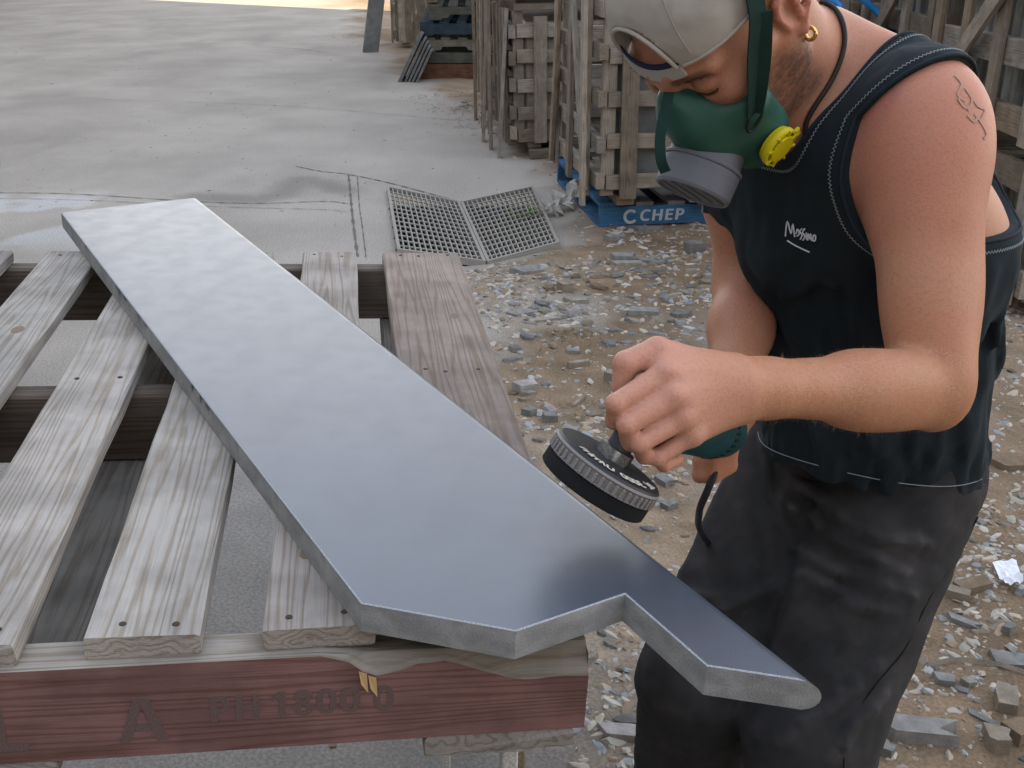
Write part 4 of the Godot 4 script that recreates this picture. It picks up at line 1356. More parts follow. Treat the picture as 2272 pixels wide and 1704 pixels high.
	for i in 9:
		var row := []
		for k in 7:
			var y := 0.004 + rng.randf_range(0.0, 0.008) + (0.014 * absf(sin(k * 2.2 + i)) if i > 5 else 0.0)
			row.append(Vector3((k - 3) * 0.0085 * (1.0 - 0.03 * i), y + 0.003 * k, (i - 4) * 0.014))
		rows.append(row)
	for i in 8:
		for k in 6:
			pb.quad(rows[i][k], rows[i][k + 1], rows[i + 1][k + 1], rows[i + 1][k])
	var pm := mat(Color(0.80, 0.80, 0.84), 0.8)
	pm.cull_mode = BaseMaterial3D.CULL_DISABLED
	solo("crumpled_paper", pb.done(), pm, "crumpled white paper scrap on the dirt at the right", "paper", Transform3D(Basis(Vector3.UP, -0.2), on_ground(Vector3(1.2062, 0, -2.2403), 0.0)))
	# bent strip of timber veneer
	var vb := MB.new()
	var vp := path_between([Vector3(0.8982, 0, -1.9172), Vector3(0.9543, 0, -1.9331), Vector3(1.0219, 0, -1.9251), Vector3(1.0712, 0, -1.8984), Vector3(1.1187, 0, -1.8708)], 6)
	var vv := PackedVector3Array()
	for p in vp:
		vv.append(on_ground(p, -0.010))
	ribbon(vb, vv, PackedVector3Array([Vector3(0, 0.5, 0.8)]), 0.010, 0.002)
	solo("veneer_strip", vb.done(), stones[1], "curved strip of thin wood on the dirt at lower right", "strip")
	# medium broken chips, each on its own
	var shapes := []
	for k in 10:
		shapes.append(chip(40 + k, 0.13 + 0.07 * (k % 4)))
	var zones := [
		[Vector2(0.0, -5.0), Vector2(1.2, -3.9), 190, "in the thick rubble left of the man's far arm"],
		[Vector2(0.0, -4.0), Vector2(0.75, -3.0), 60, "on the dirt between the wide board and the man's hand"],
		[Vector2(0.05, -3.0), Vector2(0.5, -2.2), 36, "in the gravel around the grinder pad"],
		[Vector2(0.85, -2.6), Vector2(1.5, -1.6), 60, "in the rubble to the right of the man's legs"],
		[Vector2(0.15, -2.1), Vector2(0.35, -1.75), 14, "in the pile seen through the slab's notch"],
	]
	var words := ["slate grey", "buff", "cream", "brown", "mid grey", "pinkish"]
	for zn in zones:
		for k in int(zn[2]):
			var x := rng.randf_range(zn[0].x, zn[1].x)
			var z := rng.randf_range(zn[0].y, zn[1].y)
			if dirt(x, z) < 0.5 or in_drain(x, z):
				continue
			var c: int = [0, 1, 2, 3, 4, 4, 2, 1, 0, 5][rng.randi_range(0, 9)]
			var size := rng.randf_range(0.035, 0.085) * (0.62 if zn[0].y > -3.1 else 1.0)
			var bs := Basis(Vector3.UP, rng.randf() * TAU) * Basis(Vector3.RIGHT, rng.randf_range(-0.25, 0.25))
			solo("stone_chip", shapes[rng.randi_range(0, 9)], stones[c], "%s stone chip %s" % [words[c], zn[3]], "stone chip", Transform3D(bs.scaled_local(Vector3(size * rng.randf_range(0.8, 1.6), size * rng.randf_range(0.6, 1.0), size)), on_ground(Vector3(x, 0, z), 0.003)), "%s stone chips %s" % [words[c], zn[3]])
	# gravel nobody could count
	var mm := MultiMesh.new()
	mm.transform_format = MultiMesh.TRANSFORM_3D
	mm.use_colors = true
	mm.mesh = chip(77, 0.26)
	var xs := []
	var cs := []
	var cols := [Color(0.26, 0.265, 0.27), Color(0.38, 0.32, 0.25), Color(0.38, 0.345, 0.28), Color(0.30, 0.22, 0.15), Color(0.33, 0.315, 0.29), Color(0.20, 0.16, 0.12), Color(0.44, 0.38, 0.32)]
	var tries := 0
	while xs.size() < 15000 and tries < 90000:
		tries += 1
		var z := -0.9 - 9.0 * pow(rng.randf(), 1.6)
		var x := rng.randf_range(-0.6, 2.6)
		if absf(x) > -z * 0.52 + 0.1:
			continue
		var d := dirt(x, z)
		if d < 0.3 or in_drain(x, z):
			continue
		var dens := 0.25 + 1.3 * smoothstep(-0.05, 0.35, gn.get_noise_2d(x * 130.0 + 50.0, z * 130.0))
		if z < -5.1:
			dens *= 0.35
		if rng.randf() > dens:
			continue
		var size := (0.006 + 0.027 * pow(rng.randf(), 2.4)) * (1.0 + 0.10 * absf(z))
		var bs := Basis.from_euler(Vector3(rng.randf_range(-0.5, 0.5), rng.randf() * TAU, rng.randf_range(-0.5, 0.5))).scaled_local(Vector3(size * rng.randf_range(0.8, 2.4), size * rng.randf_range(0.6, 1.2), size))
		xs.append(Transform3D(bs, on_ground(Vector3(x, 0, z), size * 0.15)))
		cs.append(cols[rng.randi_range(0, 6)] * rng.randf_range(0.8, 1.15))
	# scattered grit on the concrete
	for k in 900:
		var z := rng.randf_range(-16.0, -3.0)
		var x := rng.randf_range(-0.45, 0.35) * -z
		if in_drain(x, z) or dirt(x, z) > 0.4:
			continue
		var size := rng.randf_range(0.004, 0.016) * (1.0 + absf(z) * 0.04)
		xs.append(Transform3D(Basis(Vector3.UP, rng.randf() * TAU).scaled_local(Vector3(size * 1.6, size * 0.6, size)), on_ground(Vector3(x, 0, z), 0.0)))
		cs.append(cols[rng.randi_range(0, 6)] * 0.7)
	mm.instance_count = xs.size()
	for i in xs.size():
		mm.set_instance_transform(i, xs[i])
		mm.set_instance_color(i, cs[i])
	var g := MultiMeshInstance3D.new()
	g.name = "gravel"
	g.multimesh = mm
	var gm := mat(Color.WHITE, 0.9)
	gm.vertex_color_use_as_albedo = true
	g.material_override = gm
	add_child(g)
	g.set_meta("kind", "stuff")
	meta(g, "loose gravel, grit and stone crumbs spread over the brown dirt", "gravel")
	# dead grass and bark litter by the stacks
	var lm := MB.new()
	for k in 900:
		var f := rng.randf()
		var c: Vector3 = [Vector3(-0.5166, 0, -10.2347), Vector3(-0.3828, 0, -9.5172), Vector3(-0.169, 0, -8.7168), Vector3(0.2177, 0, -3.21), Vector3(0.2405, 0, -3.9303), Vector3(-1.8355, 0, -15.7103)][k % 6]
		var sp := 0.35 if k % 6 < 3 else (0.12 if k % 6 < 5 else 0.8)
		var p := on_ground(Vector3(c.x + rng.randfn() * sp * 0.6, 0, c.z + rng.randfn() * sp * 0.5), -0.004)
		var a := rng.randf() * TAU
		var l := rng.randf_range(0.02, 0.07) * (1.0 if k % 6 < 3 or k % 6 == 5 else 0.45)
		var d := Vector3(cos(a), rng.randf_range(-0.1, 0.35), sin(a)) * l
		var s := d.cross(Vector3.UP).normalized() * l * 0.06
		lm.color = [Color(0.10, 0.075, 0.04), Color(0.16, 0.125, 0.07), Color(0.06, 0.042, 0.025), Color(0.12, 0.105, 0.05)][k % 4]
		lm.tri(p - s, p + s, p + d)
		lm.tri(p + s, p - s, p + d + Vector3(0, 0.001, 0))
	var lmat := mat(Color.WHITE, 0.9)
	lmat.vertex_color_use_as_albedo = true
	var li := solo("straw_litter", lm.done(true), lmat, "dry grass and bark litter strewn along the foot of the crate stacks", "litter")
	li.set_meta("kind", "stuff")
	# weed growing through the grate
	var w := thing("weed", "small green weed growing through the right hand drain grate", "weed", on_ground(Vector3(0.0923, 0, -5.8925), -0.02))
	var wb := MB.new()
	for k in 46:
		var a := rng.randf() * TAU
		var r := rng.randf_range(0.01, 0.075)
		var p := Vector3(cos(a) * r * 1.5, rng.randf_range(0.0, 0.05), sin(a) * r)
		var d := Vector3(cos(a), 0.5, sin(a)) * rng.randf_range(0.012, 0.024)
		var s := d.cross(Vector3.UP).normalized() * 0.008
		wb.color = Color(0.09, 0.17, 0.035) * rng.randf_range(0.7, 1.5)
		wb.tri(p, p + d * 0.5 + s, p + d)
		wb.tri(p, p + d, p + d * 0.5 - s)
	var wm := mat(Color.WHITE, 0.7)
	wm.vertex_color_use_as_albedo = true
	wm.backlight_enabled = true
	wm.backlight = Color(0.2, 0.3, 0.1)
	part("leaves", wb.done(true), wm, w)
	var sb := MB.new()
	for k in 6:
		var a := k * 1.05
		sb.tube(PackedVector3Array([Vector3(0, -0.06, 0), Vector3(cos(a) * 0.02, 0.01, sin(a) * 0.02), Vector3(cos(a) * 0.08, 0.035, sin(a) * 0.05)]), PackedFloat32Array([0.0015, 0.0012, 0.0006]), 5)
	part("stems", sb.done(), mat(Color(0.12, 0.15, 0.05), 0.8), w)
# ------------------------------------------------------------------ the man
const SA := Vector3(0.5, 0, 0.8660254)          # across his shoulders, towards his left
const SF := Vector3(-0.8660254, 0, 0.5)         # the way his chest faces
const SM := Vector3(0.379, 1.284, -1.354)       # between the shoulder joints
const HC := Vector3(0.228, 1.405, -1.240)       # middle of the head, between the ears
const HF := Vector3(-0.45526, -0.78920, 0.41219)
const HU := Vector3(-0.60772, 0.61378, 0.50394)
const HL := Vector3(0.65070, 0.02107, 0.75904)
const HS := 1.05
const SL := Vector3(0.4541, 1.289, -1.226)
const EL := Vector3(0.4604, 1.0254, -1.0913)
const WL := Vector3(0.2127, 1.0868, -0.9544)
const SR := Vector3(0.3111, 1.2712, -1.4904)
const ER := Vector3(0.3241, 1.0383, -1.4341)
const WR := Vector3(0.2692, 0.9471, -1.21)

func hp(f: float, u: float, l: float) -> Vector3:
	return HC + (HF * f + HU * u + HL * l) * HS

func head_local(p: Vector3) -> Vector3:
	var q := (p - HC) / HS
	return Vector3(q.dot(HF), q.dot(HU), q.dot(HL))

func body(a: float, f: float, u: float) -> Vector3:
	return SM + SA * a + SF * f + Vector3.UP * u

var skin: Field
var shirt: Field
var jeans: Field
var wn := FastNoiseLite.new()

func torso(fd: Field, g: float) -> void:
	var q := [Vector3(0.526, 0.78, -1.44), Vector3(0.503, 0.95, -1.425), Vector3(0.470, 1.12, -1.405), Vector3(0.420, 1.235, -1.378)]
	var half := [0.070, 0.062, 0.085, 0.085]
	var r := [0.104, 0.098, 0.102, 0.080]
	for s in [-1.0, 1.0]:
		for i in 3:
			fd.cap(q[i] + SA * half[i] * s, q[i + 1] + SA * half[i + 1] * s, r[i] + g, r[i + 1] + g, 0.05)
	fd.cap(body(0.0, 0.030, -0.03), body(0.0, 0.020, -0.17), 0.050 + g, 0.060 + g, 0.05)
	# chest and shoulder blades
	for s in [-1.0, 1.0]:
		fd.cap(body(0.085 * s, 0.028, -0.045), body(0.070 * s, 0.002, -0.11), 0.060 + g, 0.060 + g, 0.05)
		fd.cap(body(0.105 * s, -0.060, -0.02), body(0.090 * s, -0.068, -0.13), 0.056 + g, 0.056 + g, 0.05)

func upper(s: Field, g: float, arms := true) -> void:
	# neck and the slope of the shoulders
	if arms:
		s.cap(body(-0.01, -0.01, 0.0), hp(-0.035, -0.03, 0.0), 0.064 + g, 0.058 + g, 0.04)
	if arms:
		s.cap(body(0.0, 0.03, -0.01), hp(0.02, -0.055, 0.0), 0.045 + g, 0.045 + g, 0.04)
	s.cap(Vector3(0.3798, 1.3564, -1.3637), Vector3(0.4731, 1.3177, -1.309), 0.046 + g, 0.046 + g, 0.05)
	s.cap(body(-0.05, -0.03, 0.05), SR + Vector3(0, 0.02, 0), 0.046 + g, 0.045 + g, 0.05)
	# left arm
	var ua := (EL - SL).normalized()
	s.cap(SL, SL + ua * 0.10, 0.062 + g, 0.056 + g, 0.05)
	s.ell(SL + Vector3(0.008, -0.018, 0.016), frame(ua, SA), Vector3(0.098, 0.066, 0.072) + Vector3.ONE * g, 0.025)        # deltoid
	if arms:
		s.cap(SL + ua * 0.05, EL + Vector3(0, 0.02, 0), 0.050 + g, 0.040 + g, 0.03)
		s.ell(SL.lerp(EL, 0.62) + SF * 0.018 + SA * 0.008, frame(ua, SA), Vector3(0.082, 0.040, 0.041) + Vector3.ONE * g, 0.016)   # biceps
		s.ell(SL.lerp(EL, 0.55) - SF * 0.022 + SA * 0.008, frame(ua, SA), Vector3(0.105, 0.040, 0.040) + Vector3.ONE * g, 0.016)   # triceps
		s.cap(SL + ua * 0.06, EL, 0.046 + g, 0.036 + g, 0.03)
	# right arm
	var ub := (ER - SR).normalized()
	s.cap(SR, SR + ub * 0.10, 0.062 + g, 0.058 + g, 0.05)
	if arms:
		s.cap(SR + ub * 0.05, ER, 0.052 + g, 0.042 + g, 0.04)

func shirt_field() -> Field:
	var s := Field.new()
	torso(s, 0.007)
	upper(s, 0.008, false)
	s.cap(Vector3(0.480, 1.06, -1.40) + SF * 0.045, Vector3(0.520, 0.82, -1.42) + SF * 0.065, 0.098, 0.106, 0.05)
	return s

func skin_field() -> Field:
	var s := Field.new()
	torso(s, -0.005)
	upper(s, 0.0)
	# the sinew from behind the ear to the breastbone
	s.cap(hp(-0.02, -0.035, 0.055), body(0.02, 0.075, -0.01), 0.014, 0.010, 0.02)
	var fa := (WL - EL).normalized()
	s.cap(EL + Vector3(0.0, -0.004, 0.0), EL.lerp(WL, 0.42), 0.037, 0.0365, 0.016)
	s.cap(EL.lerp(WL, 0.40), WL, 0.0355, 0.0255, 0.025)
	s.ell(EL.lerp(WL, 0.22) + Vector3(0, 0.008, 0.006), frame(fa, Vector3.UP), Vector3(0.080, 0.038, 0.036), 0.012)       # brachioradialis
	s.ell(EL.lerp(WL, 0.26) + Vector3(0, -0.012, 0.002), frame(fa, Vector3.UP), Vector3(0.090, 0.033, 0.036), 0.012)
	s.cap(EL - fa * 0.014 + Vector3(0, -0.012, 0), EL - fa * 0.008 + Vector3(0, -0.018, 0), 0.021, 0.022, 0.025)   # point of the elbow
	s.cap(EL.lerp(WL, 0.86), WL + fa * 0.02, 0.0258, 0.0258, 0.02)
	s.ell(WL - fa * 0.012 + Vector3(0, -0.016, 0.014), frame(fa, Vector3.UP), Vector3(0.012, 0.009, 0.009), 0.010)       # knob of the wrist
	# right forearm
	s.cap(ER, ER.lerp(WR, 0.4), 0.042, 0.040, 0.025)
	s.cap(ER.lerp(WR, 0.38), WR, 0.0395, 0.028, 0.025)
	head_prims(s)
	left_hand(s)
	right_hand(s)
	return s

func head_prims(s: Field) -> void:
	var B := Basis(HF, HU, HL)
	s.ell(hp(-0.012, 0.042, 0), B, Vector3(0.100, 0.088, 0.076) * HS, 0.02)
	s.ell(hp(0.034, -0.02, 0), B, Vector3(0.066, 0.092, 0.060) * HS, 0.03)
	for d in [-1.0, 1.0]:
		s.cap(hp(0.004, -0.058, 0.052 * d), hp(0.078, -0.108, 0.018 * d), 0.018 * HS, 0.021 * HS, 0.025)     # jaw
		s.cap(hp(0.0, -0.02, 0.062 * d), hp(0.005, -0.06, 0.053 * d), 0.016 * HS, 0.017 * HS, 0.025)
		s.cap(hp(0.070, -0.008, 0.044 * d), hp(0.03, 0.0, 0.062 * d), 0.020 * HS, 0.013 * HS, 0.02)          # cheekbone
		s.cap(hp(0.090, 0.036, 0.012 * d), hp(0.076, 0.034, 0.046 * d), 0.0135 * HS, 0.011 * HS, 0.016)      # brow
		s.ell(hp(0.094, 0.013, 0.033 * d), B, Vector3(0.014, 0.012, 0.019) * HS, -0.010)                   # eye socket
		s.ell(hp(0.081, 0.012, 0.032 * d), B, Vector3(0.0135, 0.0115, 0.0155) * HS, 0.004)                   # lid
	s.cap(hp(0.086, -0.105, 0.0), hp(0.084, -0.112, 0.0), 0.022 * HS, 0.022 * HS, 0.025)
	s.cap(hp(0.098, 0.022, 0), hp(0.118, -0.022, 0), 0.0085 * HS, 0.012 * HS, 0.012)                          # nose
	s.cap(hp(0.106, -0.03, -0.014), hp(0.106, -0.03, 0.014), 0.009 * HS, 0.009 * HS, 0.010)
	s.cap(hp(0.100, -0.062, -0.018), hp(0.100, -0.062, 0.018), 0.011 * HS, 0.011 * HS, 0.012)                # lips
	# the ears: bowl, rim and lobe
	for d in [-1.0, 1.0]:
		s.ell(hp(-0.008, 0.004, 0.0765 * d), Basis(HF, HU, HL), Vector3(0.017, 0.030, 0.009) * HS, 0.006)
		var rim := [[0.004, -0.012, 0.079], [0.009, 0.012, 0.081], [0.006, 0.029, 0.085], [-0.008, 0.036, 0.089], [-0.022, 0.029, 0.092], [-0.028, 0.012, 0.092], [-0.024, -0.006, 0.089], [-0.014, -0.020, 0.084], [-0.008, -0.029, 0.081]]
		for i in rim.size() - 1:
			s.cap(hp(rim[i][0], rim[i][1], rim[i][2] * d), hp(rim[i + 1][0], rim[i + 1][1], rim[i + 1][2] * d), 0.0042 * HS, 0.0042 * HS if i < 7 else 0.007 * HS, 0.003)
		s.ell(hp(-0.006, 0.004, 0.0875 * d), Basis(HF, HU, HL), Vector3(0.010, 0.017, 0.008) * HS, -0.006)   # the hollow
		s.cap(hp(-0.016, 0.012, 0.086 * d), hp(-0.012, -0.010, 0.085 * d), 0.0035 * HS, 0.0045 * HS, 0.004)

var fingers: Array = []
func finger(s: Field, pts: Array, radii: Array, k := 0.006) -> void:
	for i in pts.size() - 1:
		s.cap(pts[i], pts[i + 1], radii[i], radii[i + 1], k if i == 0 else 0.0012)
	for i in range(1, pts.size() - 1):
		s.cap(pts[i], pts[i], radii[i] * 1.06, radii[i] * 1.06, 0.0012)

func left_hand(s: Field) -> void:
	var mcp := [Vector3(0.1388, 1.1203, -0.9089), Vector3(0.1448, 1.103, -0.8961), Vector3(0.1536, 1.0823, -0.8959), Vector3(0.164, 1.0627, -0.9005)]
	var wr := [Vector3(0.2063, 1.1013, -0.9497), Vector3(0.2063, 1.0932, -0.9463), Vector3(0.2086, 1.0831, -0.9474), Vector3(0.2114, 1.0738, -0.9488)]
	for i in 4:
		s.cap(wr[i], mcp[i].lerp(wr[i], 0.12), 0.0195, [0.0150, 0.0155, 0.0145, 0.0125][i], 0.016)
	s.cap(wr[1], Vector3(0.157, 1.1079, -0.9308), 0.020, 0.016, 0.014)
	var dors := Vector3(0.05, 0.62, 0.78)
	for i in 4:
		s.ell(mcp[i] + dors * 0.0035, frame(Vector3.RIGHT, Vector3.UP), Vector3(0.0128, 0.0122, 0.0118), 0.005)               # knuckles
		s.cap(mcp[i] + dors * 0.0105, mcp[i].lerp(wr[i], 0.75) + dors * 0.0165, 0.0036, 0.0030, 0.006)                   # tendons
	s.cap(Vector3(0.1893, 1.098, -0.9265), Vector3(0.1662, 1.0959, -0.9017), 0.0028, 0.0026, 0.006)
	s.cap(Vector3(0.1662, 1.0959, -0.9017), Vector3(0.156, 1.0945, -0.8946), 0.0026, 0.0022, 0.006)
	# fingers curl away over the tool
	finger(s, [mcp[0], Vector3(0.0924, 1.1033, -0.881), Vector3(0.093, 1.0812, -0.8932), Vector3(0.108, 1.063, -0.9137)], [0.0120, 0.0092, 0.0083, 0.0076], 0.005)
	finger(s, [mcp[1], Vector3(0.1023, 1.0859, -0.8735), Vector3(0.1069, 1.0634, -0.8856), Vector3(0.1244, 1.0495, -0.908)], [0.0122, 0.0094, 0.0084, 0.0078], 0.005)
	finger(s, [mcp[2], Vector3(0.1148, 1.0672, -0.8742), Vector3(0.1213, 1.0486, -0.8869), Vector3(0.1391, 1.0388, -0.9099)], [0.0112, 0.0088, 0.0080, 0.0074], 0.005)
	finger(s, [mcp[3], Vector3(0.1331, 1.047, -0.8862), Vector3(0.1415, 1.0333, -0.8989), Vector3(0.1566, 1.0286, -0.9186)], [0.0098, 0.0080, 0.0072, 0.0066], 0.005)
	# thumb over the top
	finger(s, [Vector3(0.1812, 1.1081, -0.9472), Vector3(0.1341, 1.1333, -0.9308), Vector3(0.1046, 1.1261, -0.919), Vector3(0.0994, 1.1047, -0.9131)], [0.0190, 0.0140, 0.0122, 0.0085], 0.012)

func right_hand(s: Field) -> void:
	var k := Vector3(0.2534, 0.9409, -1.1639)
	s.cap(WR, Vector3(0.2553, 0.9494, -1.1784), 0.027, 0.024, 0.02)
	s.cap(Vector3(0.2553, 0.9494, -1.1784), k, 0.026, 0.025, 0.02)
	for i in 4:
		var a := Vector3(0.257, 0.9549, -1.1536) + Vector3(0, -0.016, 0.004) * i
		finger(s, [a, a + Vector3(-0.022, -0.008, 0.012), a + Vector3(-0.034, -0.016, -0.004), a + Vector3(-0.028, -0.022, -0.02)], [0.0115, 0.0105, 0.0095, 0.0085], 0.006)
	finger(s, [Vector3(0.2553, 0.9519, -1.1795), Vector3(0.2409, 0.9557, -1.1648), Vector3(0.2335, 0.9435, -1.165)], [0.016, 0.012, 0.009], 0.008)

func arm_hole(p: Vector3, side: float) -> float:
	var q := p - (SL if side > 0.0 else SR)
	var a0 := -0.022 + 0.75 * maxf(q.y - 0.012, 0.0) + 0.10 * maxf(-q.y - 0.05, 0.0)
	var d1 := a0 - q.dot(SA) * side
	var d2 := -0.132 - q.y
	var h := 0.05 - absf(d1 - d2)
	return maxf(d1, d2) + (h * h * 0.25 / 0.05 if h > 0.0 else 0.0)

func neck_hole(p: Vector3) -> float:
	var q := p - SM
	var d1 := (Vector2(q.dot(SA) / 0.078, q.dot(SF) / 0.150).length() - 1.0) * 0.09
	var d2 := -0.046 - q.y
	var h := 0.05 - absf(d1 - d2)
	return maxf(d1, d2) + (h * h * 0.25 / 0.05 if h > 0.0 else 0.0)

func hem_y(p: Vector3) -> float:
	return 0.792 + 0.06 * maxf((p - Vector3(0.52, 0, -1.44)).dot(SF), -0.05) + 0.006 * sin((p - Vector3(0.52, 0, -1.44)).dot(SA) * 30.0)

func shirt_cut(p: Vector3, d: float) -> float:
	var al := arm_hole(p, 1.0)
	var ar := arm_hole(p, -1.0)
	var nk := neck_hole(p)
	var fade := clampf(minf(al, minf(ar, nk)) * 22.0 - 0.25, 0.0, 1.0)
	d -= fade * 0.0055 * wn.get_noise_3d(p.x * 22.0, p.y * 7.0, p.z * 22.0) * (1.0 + 1.5 * clampf((1.15 - p.y) * 4.0, 0.0, 1.0))
	# soft folds hanging from the chest, and drag lines from the arm
	var t := (p - SM).dot(SA) * 8.0 + (p - SM).dot(SF) * 3.0 + 1.6 * wn.get_noise_3d(p.x * 6.0, p.y * 3.0, p.z * 6.0)
	d -= fade * 0.0055 * sin(t * 5.0) * clampf((1.22 - p.y) * 6.0, 0.0, 1.0)
	d = maxf(d, maxf(-al, maxf(-ar, -nk)))
	return maxf(d, hem_y(p) - p.y)

const KL := Vector3(0.4112, 0.4555, -1.1843)
const KR := Vector3(0.2808, 0.4546, -1.3145)
const HIPL := Vector3(0.562, 0.78, -1.37)
const HIPR := Vector3(0.478, 0.78, -1.52)
const AL := Vector3(0.47, 0.09, -1.245)
const AR := Vector3(0.285, 0.09, -1.40)

func jeans_field() -> Field:
	var j := Field.new()
	var q := Vector3(0.518, 0.83, -1.435)
	for s in [-1.0, 1.0]:
		j.cap(q + SA * 0.066 * s + Vector3(0, 0.10, 0), q + SA * 0.070 * s + Vector3(0, -0.06, 0), 0.082, 0.099, 0.04)
	j.cap(HIPL + Vector3(-0.005, -0.02, 0.0), KL, 0.106, 0.090, 0.035)
	j.cap(HIPR + Vector3(-0.005, -0.02, 0.0), KR, 0.106, 0.092, 0.025)
	j.cap(KL, AL, 0.088, 0.082, 0.02)
	j.cap(KR, AR, 0.090, 0.084, 0.02)
	j.cap(q + SF * -0.03 + SA * 0.06 + Vector3(0, -0.03, 0), q + SF * -0.03 - SA * 0.06 + Vector3(0, -0.03, 0), 0.090, 0.090, 0.05)
	return j

var folds: Array = []
func jeans_warp(p: Vector3, d: float) -> float:
	if absf(d) > 0.03:
		return d
	var best := 0.0
	for c in folds:
		var a: Vector3 = c[0]
		var ba: Vector3 = c[1] - a
		var pa := p - a
		if pa.length_squared() > 0.012:
			continue
		var h := clampf(pa.dot(ba) / ba.length_squared(), 0.0, 1.0)
		var e: float = maxf((pa - ba * h).length_squared() - d * d, 0.0) / (c[2] * c[2])
		if e < 5.0:
			best = maxf(best, c[3] * (1.15 * exp(-e * 1.9) - 0.15))
	d -= best + 0.005 * wn.get_noise_3d(p.x * 8.0 + p.y * 4.0, p.y * 15.0 - p.x * 5.0, p.z * 8.0) + 0.0014 * wn.get_noise_3d(p.x * 40.0, p.y * 60.0, p.z * 40.0)
	return maxf(d, p.y - 0.885)

func skin_paint(p: Vector3) -> Color:
	var c := Color(0.46, 0.222, 0.130)
	var n := wn.get_noise_3d(p.x * 14.0, p.y * 14.0, p.z * 14.0)
	var n2 := wn.get_noise_3d(p.x * 90.0, p.y * 90.0, p.z * 90.0)
	c = c.lerp(Color(0.48, 0.200, 0.118), clampf(0.35 + 0.8 * n, 0, 1))
	c = c * (1.0 + 0.06 * n2 + 0.05 * wn.get_noise_3d(p.x * 260.0, p.y * 260.0, p.z * 260.0))
	# ruddy shoulders, hands and knuckles
	var sh := 1.0 - smoothstep(0.06, 0.16, p.distance_to(SL + Vector3(0.0, 0.02, 0.06)))
	c = c.lerp(Color(0.52, 0.215, 0.145), sh * 0.6)
	var hd := 1.0 - smoothstep(0.06, 0.13, p.distance_to(Vector3(0.1412, 1.0981, -0.9049)))
	c = c.lerp(Color(0.57, 0.285, 0.20), hd * 0.8)
	var fo := smoothstep(0.12, 0.2, p.distance_to(SL)) * (1.0 - smoothstep(0.05, 0.09, p.distance_to(EL.lerp(WL, clampf((p - EL).dot(WL - EL) / (WL - EL).length_squared(), 0.0, 1.0)))))
	c = c.lerp(Color(0.45, 0.215, 0.115), fo * 0.5)
	var h := head_local(p)
	if h.length() < 0.2:
		c = c.lerp(Color(0.46, 0.21, 0.135), 0.5)
		# beard stubble along the jaw, cropped hair behind the temple
		var beard := smoothstep(0.0, 0.03, -0.018 - h.y + 0.25 * (h.x - 0.02)) * (1.0 - smoothstep(0.115, 0.135, -h.y)) * smoothstep(-0.025, 0.0, h.x) * smoothstep(0.02, 0.045, absf(h.z) + maxf(0.0, h.x - 0.03))
		c = c.lerp(Color(0.085, 0.055, 0.042), beard * clampf(0.66 + 0.4 * n2 + 0.5 * wn.get_noise_3d(p.x * 260.0, p.y * 260.0, p.z * 260.0), 0.25, 0.88))
		var hair := smoothstep(0.01, 0.035, h.y - 0.3 * h.x - 0.02 * signf(h.x)) * (1.0 - smoothstep(0.015, 0.04, h.x)) * (1.0 - smoothstep(0.078, 0.082, absf(h.z)))
		c = c.lerp(Color(0.10, 0.065, 0.045), hair * clampf(0.7 + n2 * 2.0, 0.2, 0.95))
		var brow := (1.0 - smoothstep(0.004, 0.009, absf(h.y - 0.032))) * smoothstep(0.012, 0.018, absf(h.z)) * (1.0 - smoothstep(0.046, 0.054, absf(h.z))) * smoothstep(0.05, 0.07, h.x)
		c = c.lerp(Color(0.16, 0.09, 0.05), brow * 0.75)
		var ear := smoothstep(0.079, 0.084, absf(h.z))
		c = c.lerp(Color(0.50, 0.20, 0.15), ear * 0.6)
	return c * 1.13

